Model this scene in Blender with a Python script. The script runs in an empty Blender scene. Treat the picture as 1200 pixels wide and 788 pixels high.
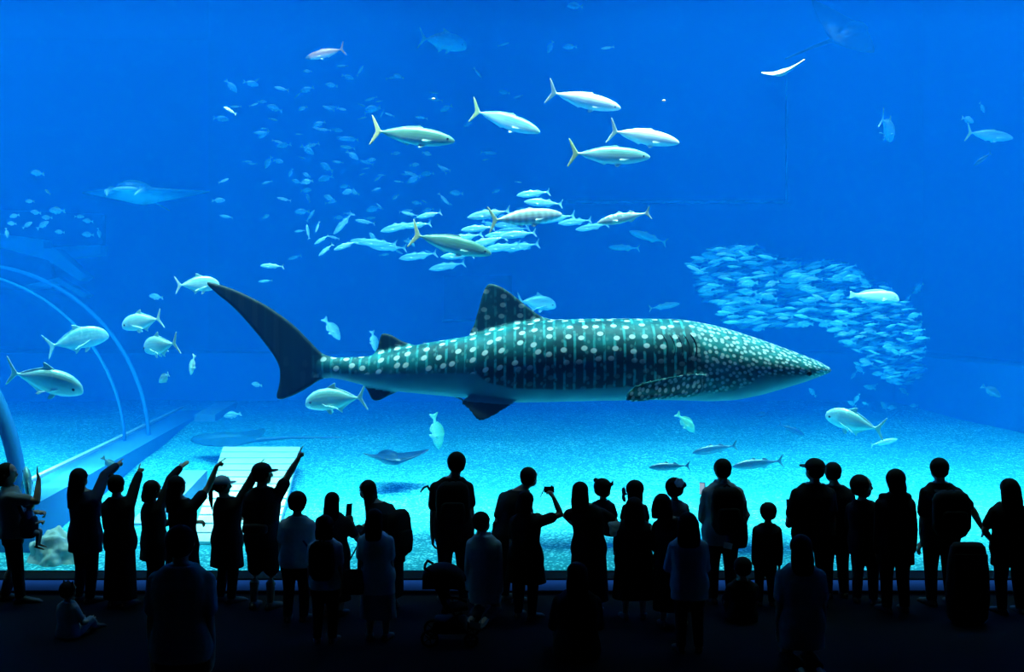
import bpy, bmesh, math, random
from mathutils import Vector, Matrix
R = math.radians
PI = math.pi
scene = bpy.context.scene
COL = scene.collection
V = Vector

# ---------------------------------------------------------------- camera frame
CAMY, CAMZ, F = -12.8, 3.2, 1178.0
def at(px, py, D):
    """pixel of the 1200x788 photograph -> world point at distance D in front of the camera"""
    return V(((px - 600.0) / F * D, CAMY + D, CAMZ - (py - 394.0) / F * D))

# ---------------------------------------------------------------- materials
MATS = {}
def mat(name, col, rough=0.6, spec=0.4, metal=0.0, emit=0.0, noise=0.0, nscale=40.0, bump=0.0, sheen=0.0):
    if name in MATS: return MATS[name]
    m = bpy.data.materials.new(name); m.use_nodes = True
    nt = m.node_tree; b = nt.nodes['Principled BSDF']
    b.inputs['Base Color'].default_value = (*col, 1)
    b.inputs['Roughness'].default_value = rough
    b.inputs['Specular IOR Level'].default_value = spec
    b.inputs['Metallic'].default_value = metal
    if emit:
        b.inputs['Emission Color'].default_value = (*col, 1); b.inputs['Emission Strength'].default_value = emit
    if sheen: b.inputs['Sheen Weight'].default_value = sheen
    if noise or bump:
        tc = nt.nodes.new('ShaderNodeTexCoord'); n = nt.nodes.new('ShaderNodeTexNoise')
        n.inputs['Scale'].default_value = nscale; n.inputs['Detail'].default_value = 3
        nt.links.new(tc.outputs['Object'], n.inputs['Vector'])
        if noise:
            r = nt.nodes.new('ShaderNodeMapRange')
            r.inputs['To Min'].default_value = 1 - noise; r.inputs['To Max'].default_value = 1 + noise
            nt.links.new(n.outputs['Fac'], r.inputs['Value'])
            mx = nt.nodes.new('ShaderNodeMix'); mx.data_type = 'RGBA'; mx.blend_type = 'MULTIPLY'
            mx.inputs['Factor'].default_value = 1
            mx.inputs['A'].default_value = (*col, 1)
            nt.links.new(r.outputs['Result'], mx.inputs['B'])
            nt.links.new(mx.outputs['Result'], b.inputs['Base Color'])
        if bump:
            bp = nt.nodes.new('ShaderNodeBump'); bp.inputs['Strength'].default_value = bump; bp.inputs['Distance'].default_value = 0.01
            nt.links.new(n.outputs['Fac'], bp.inputs['Height']); nt.links.new(bp.outputs['Normal'], b.inputs['Normal'])
    MATS[name] = m
    return m

# ---------------------------------------------------------------- objects
def tag(o, label=None, cat=None, group=None, kind=None):
    if label: o['label'] = label
    if cat: o['category'] = cat
    if group: o['group'] = group
    if kind: o['kind'] = kind
    return o
def link(name, me, m=None, parent=None, smooth=True):
    o = bpy.data.objects.new(name, me); COL.objects.link(o)
    if m is not None:
        me.materials.clear(); me.materials.append(m)
    if smooth: me.polygons.foreach_set('use_smooth', [True] * len(me.polygons))
    if parent is not None: o.parent = parent
    return o
def obj(name, bm, m=None, parent=None, smooth=False):
    bmesh.ops.recalc_face_normals(bm, faces=bm.faces)
    me = bpy.data.meshes.new(name); bm.to_mesh(me); bm.free()
    return link(name, me, m, parent, smooth)
def empty(name, loc, label, cat, group=None):
    o = bpy.data.objects.new(name, None); COL.objects.link(o); o.location = loc
    o.empty_display_size = 0.1
    return tag(o, label, cat, group)
def fuse(bm, voxel, smooth=2, fac=0.5):
    """overlapping closed shells -> ONE continuous surface"""
    bmesh.ops.recalc_face_normals(bm, faces=bm.faces)
    me = bpy.data.meshes.new('tmp'); bm.to_mesh(me); bm.free()
    o = bpy.data.objects.new('tmp', me); COL.objects.link(o)
    md = o.modifiers.new('r', 'REMESH'); md.mode = 'VOXEL'; md.voxel_size = voxel; md.adaptivity = 0.0
    if smooth:
        s = o.modifiers.new('s', 'SMOOTH'); s.factor = fac; s.iterations = smooth
    dg = bpy.context.evaluated_depsgraph_get(); dg.update()
    out = bpy.data.meshes.new_from_object(o.evaluated_get(dg))
    bpy.data.objects.remove(o); bpy.data.meshes.remove(me)
    return out

# ---------------------------------------------------------------- shapes
def frame(d, hint=V((0, 0, 1))):
    d = d.normalized()
    if abs(d.dot(hint)) > 0.98: hint = V((0, 1, 0))
    a = d.cross(hint).normalized(); b = a.cross(d).normalized()
    return d, a, b
def ring(bm, c, a, b, n, p=2.0):
    vs = []
    for i in range(n):
        t = 2 * PI * i / n; ct, st = math.cos(t), math.sin(t)
        x = math.copysign(abs(ct) ** (2 / p), ct); y = math.copysign(abs(st) ** (2 / p), st)
        vs.append(bm.verts.new(c + a * x + b * y))
    return vs
def skin(bm, rings, close=False):
    n = len(rings[0])
    prs = list(zip(rings, rings[1:])) + ([(rings[-1], rings[0])] if close else [])
    for r0, r1 in prs:
        for i in range(n):
            j = (i + 1) % n
            bm.faces.new((r0[i], r0[j], r1[j], r1[i]))
    if not close:
        bm.faces.new(rings[0][::-1]); bm.faces.new(rings[-1])
def loft(bm, secs, n=16, p=2.0):
    skin(bm, [ring(bm, c, a, b, n, p) for c, a, b in secs])
def tube(bm, pts, rad, n=10, hint=V((0, 0, 1))):
    """tapered limb with rounded ends"""
    pts = [V(p) for p in pts]
    if not isinstance(rad, (list, tuple)): rad = [rad] * len(pts)
    rings = []
    for i, (p, r) in enumerate(zip(pts, rad)):
        d = (pts[min(i + 1, len(pts) - 1)] - pts[max(i - 1, 0)])
        d, a, b = frame(d, hint)
        if i == 0:
            for k in (80, 50, 22): rings.append(ring(bm, p - d * r * math.sin(R(k)), a * r * math.cos(R(k)), b * r * math.cos(R(k)), n))
        rings.append(ring(bm, p, a * r, b * r, n))
        if i == len(pts) - 1:
            for k in (22, 50, 80): rings.append(ring(bm, p + d * r * math.sin(R(k)), a * r * math.cos(R(k)), b * r * math.cos(R(k)), n))
    skin(bm, rings)
def ellipsoid(bm, c, ax, ay, az, n=16, m=10):
    rings = []
    for k in range(m):
        t = -PI / 2 + PI * (k + 0.5) / m
        rings.append(ring(bm, c + az * math.sin(t), ax * math.cos(t), ay * math.cos(t), n))
    skin(bm, rings)
def box(bm, c, s, ax=None, bev=0.0):
    """box of full size s centred at c, optional axes, rounded by bev"""
    tmp = bmesh.new(); bmesh.ops.create_cube(tmp, size=1.0)
    for v in tmp.verts: v.co = V((v.co.x * s[0], v.co.y * s[1], v.co.z * s[2]))
    if bev: bmesh.ops.bevel(tmp, geom=list(tmp.edges), offset=bev, segments=3, affect='EDGES', profile=0.5)
    mp = {}
    for v in tmp.verts:
        q = V(v.co)
        if ax: q = ax[0] * q.x + ax[1] * q.y + ax[2] * q.z
        mp[v] = bm.verts.new(q + V(c))
    for f in tmp.faces: bm.faces.new([mp[v] for v in f.verts])
    tmp.free()
def slab(bm, pts, nrm, t, t_tip=None):
    """closed plate from an outline of 3-D points, thickness t along nrm"""
    nrm = nrm.normalized()
    A = [bm.verts.new(V(p) + nrm * t / 2) for p in pts]; B = [bm.verts.new(V(p) - nrm * t / 2) for p in pts]
    bm.faces.new(A); bm.faces.new(B[::-1])
    for i in range(len(pts)):
        j = (i + 1) % len(pts); bm.faces.new((A[j], A[i], B[i], B[j]))
def smooth_poly(pts, k=4):
    """closed Catmull-Rom through an outline"""
    out = []; n = len(pts)
    for i in range(n):
        p0, p1, p2, p3 = (V(pts[(i + j - 1) % n]) for j in range(4))
        for s in range(k):
            t = s / k
            out.append(0.5 * ((2 * p1) + (p2 - p0) * t + (2 * p0 - 5 * p1 + 4 * p2 - p3) * t * t + (3 * p1 - p0 - 3 * p2 + p3) * t ** 3))
    return out
def lerp_table(tab, x):
    if x <= tab[0][0]: return tab[0][1:]
    for a, b in zip(tab, tab[1:]):
        if x <= b[0]:
            t = (x - a[0]) / (b[0] - a[0]); t = t * t * (3 - 2 * t) if False else t
            return tuple(u + (w - u) * t for u, w in zip(a[1:], b[1:]))
    return tab[-1][1:]
# ================================================================ SETTING
random.seed(3)
TANK_TOP = 15.0
def structure(name, bm, m, smooth=False):
    return tag(obj(name, bm, m, None, smooth), kind='structure')
def quick_box(name, lo, hi, m, bev=0.0):
    bm = bmesh.new(); lo, hi = V(lo), V(hi)
    box(bm, (lo + hi) / 2, hi - lo, None, bev)
    return structure(name, bm, m)

M_carpet = mat('hall carpet', (0.005, 0.006, 0.010), 0.9, 0.05, noise=0.35, nscale=60, bump=0.1)
M_hall = mat('hall wall', (0.05, 0.05, 0.06), 0.9, 0.2, noise=0.15, nscale=3)
M_ledge = mat('ledge stone', (0.12, 0.30, 0.62), 0.7, 0.2, noise=0.12, nscale=9)
M_black = mat('black metal trim', (0.004, 0.004, 0.006), 0.8, 0.08, noise=0.2, nscale=30)
M_tank = mat('tank wall paint', (0.03, 0.20, 0.52), 0.85, 0.1, noise=0.10, nscale=0.35)
M_plinth = mat('tank plinth', (0.05, 0.26, 0.55), 0.85, 0.1, noise=0.12, nscale=0.8)
M_seam = mat('pale wall joint', (0.5, 0.85, 1.0), 0.8, 0.1)
M_niche = mat('recess shade and panel paint', (0.005, 0.06, 0.16), 0.9, 0.1)
M_conc = mat('pale concrete', (0.30, 0.48, 0.62), 0.85, 0.1, noise=0.2, nscale=1.5)
M_deck = mat('white deck boards', (0.80, 0.92, 0.92), 0.7, 0.2, noise=0.12, nscale=2.5)

# ---- hall
quick_box('floor', (-14, -21, -0.2), (14, -0.32, 0), M_carpet)
quick_box('ceiling', (-14, -21, 7.95), (14, -0.06, 8.15), M_hall)
quick_box('wall_rear', (-14, -21.2, 0), (14, -21, 8.15), M_hall)
quick_box('wall_left', (-14.2, -21, -0.2), (-14, 0.1, 8.15), M_hall)
quick_box('wall_right', (14, -21, -0.2), (14.2, 0.1, 8.15), M_hall)
quick_box('wall_front', (-14, -0.06, 7.9), (14, 0.1, 8.15), M_hall)
bm = bmesh.new(); box(bm, (0, -0.165, 0.105), (28, 0.27, 0.155), None, 0.01)
lg = structure('trim_1', bm, M_ledge)
quick_box('trim_2', (-14, -0.39, 0.182), (14, -0.015, 0.204), M_black, 0.006)      # dark cap of the ledge
quick_box('baseboard_front', (-14, -0.335, 0.0), (14, -0.02, 0.03), M_black, 0.004)
# ---- acrylic pane
m = bpy.data.materials.new('acrylic pane'); m.use_nodes = True
nt = m.node_tree; nt.nodes.clear()
o_ = nt.nodes.new('ShaderNodeOutputMaterial'); mx = nt.nodes.new('ShaderNodeMixShader')
tr = nt.nodes.new('ShaderNodeBsdfTransparent'); gl = nt.nodes.new('ShaderNodeBsdfGlossy'); lw = nt.nodes.new('ShaderNodeLayerWeight')
tr.inputs['Color'].default_value = (0.985, 0.995, 1, 1); gl.inputs['Roughness'].default_value = 0.02
mth = nt.nodes.new('ShaderNodeMath'); mth.operation = 'MULTIPLY'; mth.inputs[1].default_value = 0.35
lw.inputs['Blend'].default_value = 0.18
nt.links.new(lw.outputs['Fresnel'], mth.inputs[0]); nt.links.new(mth.outputs[0], mx.inputs['Fac'])
nt.links.new(tr.outputs[0], mx.inputs[1]); nt.links.new(gl.outputs[0], mx.inputs[2]); nt.links.new(mx.outputs[0], o_.inputs['Surface'])
M_glass = m
quick_box('window_1', (-14, 0.0, 0.16), (14, 0.06, 8.0), M_glass)

# ---- tank walls
WX0, WX1, WB, WB2, CX = -23.0, 13.0, 19.0, 27.0, -9.6
quick_box('wall_back', (CX, WB, -0.5), (WX1 + .3, WB + .3, TANK_TOP), M_tank)
quick_box('wall_return', (CX - .0, WB + .3, -0.5), (CX + .3, WB2, TANK_TOP), M_tank)
quick_box('wall_far', (WX0, WB2, -0.5), (CX + .3, WB2 + .3, TANK_TOP), M_tank)
quick_box('wall_tank_left', (WX0 - .3, 0.1, -0.5), (WX0, WB2 + .3, TANK_TOP), M_tank)
quick_box('wall_tank_right', (WX1, 0.1, -0.5), (WX1 + .3, WB, TANK_TOP), M_tank)

# ---- unseen slab and hanging block, added to darken the upper water
quick_box('ceiling_added_shade', (WX0, 5.2, TANK_TOP - .1), (WX1 + .3, WB2 + .3, TANK_TOP + .2), M_tank)
quick_box('ceiling_added_shade_low', (-2.2, 1.2, 10.4), (1.6, 5.2, TANK_TOP - .1), M_tank)
# ---- sand
def sand_z(x, y):
    z = 0.20 + 0.086 * y
    z += 0.035 * math.sin(0.9 * x + 0.7 * y) * math.sin(0.5 * x - 0.9 * y + 1)
    return z
bm = bmesh.new()
nx, ny = 180, 90
gv = [[None] * (ny + 1) for _ in range(nx + 1)]
for i in range(nx + 1):
    for j in range(ny + 1):
        x = WX0 + (WX1 - WX0) * i / nx; y = 0.06 + (18.9 - 0.06) * (j / ny) ** 1.4
        gv[i][j] = bm.verts.new((x, y, sand_z(x, y) if y > 0.1 else 0.2))
for i in range(nx):
    for j in range(ny):
        bm.faces.new((gv[i][j], gv[i + 1][j], gv[i + 1][j + 1], gv[i][j + 1]))
ms = bpy.data.materials.new('sand with painted light'); ms.use_nodes = True
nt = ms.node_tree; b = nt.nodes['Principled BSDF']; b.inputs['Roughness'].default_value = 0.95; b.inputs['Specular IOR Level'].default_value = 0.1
tc = nt.nodes.new('ShaderNodeTexCoord')
n1 = nt.nodes.new('ShaderNodeTexNoise'); n1.inputs['Scale'].default_value = 9; n1.inputs['Detail'].default_value = 5; n1.inputs['Roughness'].default_value = 0.75
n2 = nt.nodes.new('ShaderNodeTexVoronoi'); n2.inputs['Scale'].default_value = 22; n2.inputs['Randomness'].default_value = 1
n3 = nt.nodes.new('ShaderNodeTexNoise'); n3.inputs['Scale'].default_value = 0.6; n3.inputs['Detail'].default_value = 3
for n in (n1, n2, n3): nt.links.new(tc.outputs['Object'], n.inputs['Vector'])
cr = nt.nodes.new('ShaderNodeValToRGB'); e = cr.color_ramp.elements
e[0].position = 0.36; e[0].color = (0.03, 0.36, 0.46, 1); e[1].position = 0.66; e[1].color = (0.36, 0.98, 0.97, 1)  # grain, plus caustic speckle and the water's cyan light painted into the sand
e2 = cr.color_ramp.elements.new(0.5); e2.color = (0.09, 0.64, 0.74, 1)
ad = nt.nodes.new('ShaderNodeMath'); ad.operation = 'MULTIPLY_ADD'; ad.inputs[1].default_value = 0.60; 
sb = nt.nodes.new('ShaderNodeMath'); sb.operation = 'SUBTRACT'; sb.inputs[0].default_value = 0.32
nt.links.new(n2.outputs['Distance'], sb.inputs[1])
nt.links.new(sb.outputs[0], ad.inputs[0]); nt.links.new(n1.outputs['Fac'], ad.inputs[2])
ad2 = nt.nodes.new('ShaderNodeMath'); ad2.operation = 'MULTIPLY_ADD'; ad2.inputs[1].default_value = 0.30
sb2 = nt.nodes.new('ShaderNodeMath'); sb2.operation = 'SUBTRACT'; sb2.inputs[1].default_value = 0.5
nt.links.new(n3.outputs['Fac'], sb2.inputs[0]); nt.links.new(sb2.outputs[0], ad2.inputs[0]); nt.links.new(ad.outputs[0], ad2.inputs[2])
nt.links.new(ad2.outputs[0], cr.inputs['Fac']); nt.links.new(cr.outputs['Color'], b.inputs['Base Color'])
bp = nt.nodes.new('ShaderNodeBump'); bp.inputs['Strength'].default_value = 0.5; bp.inputs['Distance'].default_value = 0.03
nt.links.new(n1.outputs['Fac'], bp.inputs['Height']); nt.links.new(bp.outputs['Normal'], b.inputs['Normal'])
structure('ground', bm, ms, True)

# ---- raised plinth along the back of the sand
bm = bmesh.new()
front = [V((-22.9, 14.2, 0)), V((-5, 14.4, 0)), V((10.3, 14.2, 0)), V((11.35, 9.3, 0)), V((12.2, 4.0, 0)), V((12.9, 1.0, 0))]
topz = [2.75, 2.72, 2.72, 2.5, 2.2, 1.8]
back_ = [V((-22.9, 26.9, 0)), V((-5, 18.98, 0)), V((12.98, 18.98, 0)), V((12.98, 12.0, 0)), V((12.98, 6.0, 0)), V((12.98, 2, 0))]
F0 = [bm.verts.new((p.x, p.y, 0.3)) for p in front]; F1 = [bm.verts.new((p.x, p.y + .12, z)) for p, z in zip(front, topz)]
B1 = [bm.verts.new((p.x, p.y, z)) for p, z in zip(back_, topz)]
for i in range(len(front) - 1):
    bm.faces.new((F0[i], F0[i + 1], F1[i + 1], F1[i])); bm.faces.new((F1[i], F1[i + 1], B1[i + 1], B1[i]))
structure('trim_3', bm, M_plinth)

# ---- pale panel joints, dark panel painting a niche's shade on the back wall
def wall_bar(name, x0, y0, x1, y1, w, m, Dp=31.74):
    a, c = at(x0, y0, Dp), at(x1, y1, Dp)
    lo = V((min(a.x, c.x) - w, Dp + CAMY, min(a.z, c.z) - w)); hi = V((max(a.x, c.x) + w, Dp + CAMY + .06, max(a.z, c.z) + w))
    return quick_box(name, lo, hi, m)
wall_bar('trim_4', 665, 237, 922, 237, .045, M_seam)
wall_bar('trim_5', 922, 88, 922, 235, .03, M_seam)
wall_bar('trim_6', 519, 376, 600, 376, .035, M_seam)
wall_bar('trim_7', 521, 324, 599, 373, .02, M_niche)

# ---- walk-through tunnel along the left side
t = empty('acrylic_tunnel', (-10.7, 1, 0.3), 'curved see-through walk-in tunnel with pale arched ribs on the tank floor', 'tunnel')
org = V((-10.7, 1, 0.3))
def rib(Dp, cx, cz, r, th, w, name='rib'):
    bm = bmesh.new(); rings = []
    for k in range(49):
        a = PI * k / 48; d = V((math.cos(a), 0, math.sin(a)))
        c = V((cx, Dp + CAMY, cz)) + d * r - org
        rings.append(ring(bm, c, d * th, V((0, 1, 0)) * w, 8, 4))
    skin(bm, rings)
    return obj(name, bm, M_rib, t, True)
M_rib = mat('tunnel rib', (0.02, 0.24, 0.55), 0.8, 0.1)
rib(13.95, -10.62, 0.75, 3.80, .09, .10)
rib(20.0, -11.25, 0.95, 3.55, .022, .05)
rib(20.9, -11.30, 0.95, 3.75, .035, .05)
bm = bmesh.new()
for Dp, cx, cz, r in ((13.95, -10.62, .75, 3.72), (20.0, -11.25, .95, 3.5), (25.0, -11.8, 1.08, 3.32)): pass
rings = []
for Dp, cx, cz, r in ((13.95, -10.62, .75, 3.74), (17, -10.95, .85, 3.63), (20.0, -11.25, .95, 3.5), (25.0, -11.8, 1.08, 3.32)):
    rings.append([bm.verts.new(V((cx + math.cos(PI * k / 40) * r, Dp + CAMY, cz + math.sin(PI * k / 40) * r)) - org) for k in range(41)])
for r0, r1 in zip(rings, rings[1:]):
    for k in range(40): bm.faces.new((r0[k], r0[k + 1], r1[k + 1], r1[k]))
dome = obj('glass_vault', bm, M_glass, t, True)
# long curb at the tunnel's foot
def beam(name, pts, w, h, m, parent=None, off=V((0, 0, 0)), side=V((1, 0, 0))):
    bm = bmesh.new()
    secs = []
    for p in pts:
        p = V(p) - off
        secs.append([bm.verts.new(p + side * sx * w / 2 + V((0, 0, -h if dz else 0))) for sx, dz in ((-1, 0), (1, 0), (1, 1), (-1, 1))])
    skin(bm, secs)
    return obj(name, bm, m, parent)
near, far = at(8, 592, 13.6), at(238, 474, 27.4)
cb = beam('curb', [near, far], .75, 1.0, M_plinth, t, org)
beam('curb_cap', [near + V((-.33, 0, .05)), far + V((-.33, 0, .05))], .09, .05, M_deck, t, org)
# ---- second pale kerb running out beside the deck
k0, k1 = at(160, 600, 14.9), at(222, 540, 17.6)
bm = bmesh.new()
o1 = beam('concrete_kerb', [k0 + V((.1, 0, -.17)), k1 + V((.1, 0, -.17))], .42, .3, M_conc)
tag(o1, 'short pale concrete kerb lying on the sand beside the white slatted deck', 'kerb')
k0, k1 = at(240, 486, 24.0), at(266, 471, 26.2)
o1 = beam('concrete_kerb', [k0, k1], .5, .5, M_conc)
tag(o1, 'distant pale kerb block at the far end of the tunnel curb', 'kerb')

# ---- white slatted deck on the sand
def quad_at(u, v, c):   # bilinear
    return (c[0] * (1 - u) + c[1] * u) * (1 - v) + (c[3] * (1 - u) + c[2] * u) * v
gp = lambda px, py, D: at(px, py, D)
corners = [gp(222, 642, 13.9), gp(322, 642, 13.9), gp(352, 528, 18.6), gp(262, 528, 18.6)]
dk = empty('slatted_deck', corners[0], 'white slatted deck sloping up across the sand behind the pointing visitors', 'deck')
nsl = 13
for k in range(nsl):
    v0, v1 = k / nsl + .006, (k + 1) / nsl - .006
    ps = [quad_at(0, v0, corners), quad_at(1, v0, corners), quad_at(1, v1, corners), quad_at(0, v1, corners)]
    bm = bmesh.new(); slab(bm, [p - corners[0] + V((0, 0, .05)) for p in ps], V((0, -.25, 1)), .05)
    obj('board', bm, M_deck, dk)
bm = bmesh.new(); slab(bm, [p - corners[0] - V((0, 0, .03)) for p in corners], V((0, -.25, 1)), .06); obj('bearer', bm, M_conc, dk)

# ---- pale angled beams beneath the dark opening, far left
def px_slab(bm, pts, D, th, off):
    slab(bm, [at(x, y, D) - off for x, y in pts], V((0, 1, 0)), th)
g = empty('concrete_gallery', at(60, 300, 26.0), 'pale angled concrete beams around a dark opening above the tunnel', 'gallery'); go = g.location.copy()
bm = bmesh.new(); px_slab(bm, [(-405, 238), (-20, 246), (122, 252), (122, 300), (-20, 282), (-405, 268)], 26.6, .2, go); obj('opening', bm, M_niche, g)  # dark slab: the shade inside the opening is painted as its colour
bm = bmesh.new(); px_slab(bm, [(-405, 262), (0, 274), (56, 282), (56, 292), (70, 292), (106, 325), (98, 330), (62, 306), (40, 300), (0, 290), (-405, 280)], 25.7, .5, go); obj('beam', bm, M_conc, g)
bm = bmesh.new(); px_slab(bm, [(50, 291), (122, 288), (122, 299), (88, 303)], 26.2, .4, go); obj('ledge', bm, M_conc, g)
bm = bmesh.new(); px_slab(bm, [(30, 336), (72, 326), (106, 346), (102, 350), (72, 333), (38, 341)], 25.6, .4, go); obj('brace', bm, M_conc, g)
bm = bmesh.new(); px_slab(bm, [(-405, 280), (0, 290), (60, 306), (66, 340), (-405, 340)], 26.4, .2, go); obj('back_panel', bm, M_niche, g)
# ---- rocks at the foot of the pane
def rock(loc, s, label, seed):
    rnd = random.Random(seed); bm = bmesh.new()
    bmesh.ops.create_icosphere(bm, subdivisions=5, radius=1)
    from mathutils import noise
    for v in bm.verts:
        q = v.co * 1.6 + V((seed, 0, 0))
        d = 1 + .28 * noise.noise(q) + .12 * noise.noise(q * 2.7) + .05 * noise.noise(q * 7)
        v.co = V((v.co.x * s[0], v.co.y * s[1], v.co.z * s[2])) * d
    o = obj('rock', bm, mat('pale reef rock', (0.62, 0.66, 0.62), 0.9, 0.1, noise=0.35, nscale=6, bump=0.5), None, True)
    o.location = loc; return tag(o, label, 'rock')
rock(at(66, 660, 13.35), (.38, .26, .40), 'pale rough rock on the sand beside the carer with the baby carrier', 1)
# ================================================================ MARINE LIFE
# ---- water
m = bpy.data.materials.new('sea water'); m.use_nodes = True
nt = m.node_tree; nt.nodes.clear()
o_ = nt.nodes.new('ShaderNodeOutputMaterial'); sc_ = nt.nodes.new('ShaderNodeVolumeScatter'); ab = nt.nodes.new('ShaderNodeVolumeAbsorption'); ad = nt.nodes.new('ShaderNodeAddShader')
SIG_S = (0.0001, 0.0135, 0.060); SIG_A = (0.15, 0.040, 0.003)
ks = max(SIG_S); sc_.inputs['Color'].default_value = (*[c / ks for c in SIG_S], 1); sc_.inputs['Density'].default_value = ks
sc_.inputs['Anisotropy'].default_value = 0.0
ka = max(SIG_A) * 1.0001; ab.inputs['Color'].default_value = (*[1 - c / ka for c in SIG_A], 1); ab.inputs['Density'].default_value = ka
nt.links.new(sc_.outputs[0], ad.inputs[0]); nt.links.new(ab.outputs[0], ad.inputs[1]); nt.links.new(ad.outputs[0], o_.inputs['Volume'])
M_water = m
bm = bmesh.new(); box(bm, (-5, 13.6, 7.15), (36.2, 27.0, 14.6))
structure('water', bm, M_water)

# ---- fish skins
def fish_mat(name, back, flank, belly, fin=None, fin_x=-0.36, band=0.0, zmid=0.0, zr=0.06, rough=0.35, blotch=0.0, head=None):
    """natural counter-shading across the body (z), fin colour behind fin_x; object coordinates, length 1"""
    m = bpy.data.materials.new(name); m.use_nodes = True
    nt = m.node_tree; b = nt.nodes['Principled BSDF']; L = nt.links.new
    b.inputs['Roughness'].default_value = rough; b.inputs['Specular IOR Level'].default_value = 0.7; b.inputs['Metallic'].default_value = 0.15
    tc = nt.nodes.new('ShaderNodeTexCoord'); sp = nt.nodes.new('ShaderNodeSeparateXYZ'); L(tc.outputs['Object'], sp.inputs[0])
    nz = nt.nodes.new('ShaderNodeTexNoise'); nz.inputs['Scale'].default_value = 9; nz.inputs['Detail'].default_value = 4; L(tc.outputs['Object'], nz.inputs['Vector'])
    ma = nt.nodes.new('ShaderNodeMath'); ma.operation = 'MULTIPLY_ADD'; ma.inputs[1].default_value = zr * .8; L(nz.outputs['Fac'], ma.inputs[0]); L(sp.outputs['Z'], ma.inputs[2])
    mr = nt.nodes.new('ShaderNodeMapRange'); mr.inputs['From Min'].default_value = zmid - zr + zr * .4; mr.inputs['From Max'].default_value = zmid + zr + zr * .4
    L(ma.outputs[0], mr.inputs['Value'])
    cr = nt.nodes.new('ShaderNodeValToRGB'); e = cr.color_ramp.elements
    e[0].position = 0; e[0].color = (*belly, 1); e[1].position = 1; e[1].color = (*back, 1); k = e.new(.5); k.color = (*flank, 1)
    L(mr.outputs[0], cr.inputs['Fac']); out = cr.outputs['Color']
    if band:
        wv = nt.nodes.new('ShaderNodeTexWave'); wv.bands_direction = 'X'; wv.inputs['Scale'].default_value = 3.6; wv.inputs['Distortion'].default_value = 1.2; L(tc.outputs['Object'], wv.inputs['Vector'])
        mm = nt.nodes.new('ShaderNodeMix'); mm.data_type = 'RGBA'; mm.blend_type = 'MULTIPLY'; mm.inputs['Factor'].default_value = band
        L(out, mm.inputs['A']); L(wv.outputs['Color'], mm.inputs['B']); out = mm.outputs['Result']
    if blotch:
        vn = nt.nodes.new('ShaderNodeTexNoise'); vn.inputs['Scale'].default_value = 14; vn.inputs['Detail'].default_value = 2; L(tc.outputs['Object'], vn.inputs['Vector'])
        vr = nt.nodes.new('ShaderNodeMapRange'); vr.inputs['From Min'].default_value = .5; vr.inputs['From Max'].default_value = .62; L(vn.outputs['Fac'], vr.inputs['Value'])
        vm = nt.nodes.new('ShaderNodeMath'); vm.operation = 'MULTIPLY'; vm.inputs[1].default_value = blotch; L(vr.outputs[0], vm.inputs[0])
        mm = nt.nodes.new('ShaderNodeMix'); mm.data_type = 'RGBA'; mm.inputs['B'].default_value = (.75, .9, .8, 1); L(vm.outputs[0], mm.inputs['Factor']); L(out, mm.inputs['A']); out = mm.outputs['Result']
    if fin:
        fr = nt.nodes.new('ShaderNodeMapRange'); fr.inputs['From Min'].default_value = fin_x + .03; fr.inputs['From Max'].default_value = fin_x - .03; L(sp.outputs['X'], fr.inputs['Value'])
        mm = nt.nodes.new('ShaderNodeMix'); mm.data_type = 'RGBA'; mm.inputs['B'].default_value = (*fin, 1); L(fr.outputs[0], mm.inputs['Factor']); L(out, mm.inputs['A']); out = mm.outputs['Result']
    if head:
        fr = nt.nodes.new('ShaderNodeMapRange'); fr.inputs['From Min'].default_value = .36; fr.inputs['From Max'].default_value = .42; L(sp.outputs['X'], fr.inputs['Value'])
        mm = nt.nodes.new('ShaderNodeMix'); mm.data_type = 'RGBA'; mm.inputs['B'].default_value = (*head, 1); L(fr.outputs[0], mm.inputs['Factor']); L(out, mm.inputs['A']); out = mm.outputs['Result']
    L(out, b.inputs['Base Color'])
    return m

def fish_shell(prof, wid, fins, paired, bend=0.0, n=20, wp=2.2):
    """one closed body plus fin blades. prof: (x, top, bottom); wid: (x, half width); length 1, nose at +.5"""
    bm = bmesh.new()
    secs = []
    x0, x1 = prof[0][0], prof[-1][0]; N = 34
    for k in range(N + 1):
        t = k / N; x = x0 + (x1 - x0) * (0.5 - 0.5 * math.cos(PI * t))
        tp, bt = lerp_table(prof, x); w, = lerp_table(wid, x)
        secs.append((V((x, 0, (tp + bt) / 2)), V((0, w, 0)), V((0, 0, max((tp - bt) / 2, .003)))))
    loft(bm, secs, n, wp)
    for pts, th in fins: slab(bm, smooth_poly([V((x, 0, z)) for x, z in pts], 3), V((0, 1, 0)), th)
    for pts, nrm, th in paired:
        for s in (-1, 1):
            slab(bm, smooth_poly([V((x, y * s, z)) for x, y, z in pts], 3), V((nrm[0], nrm[1] * s, nrm[2])), th)
    if bend:
        for v in bm.verts:
            x = v.co.x; v.co.y += bend * (x * x * (1.0 if x < 0 else .25))
    return bm

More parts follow.
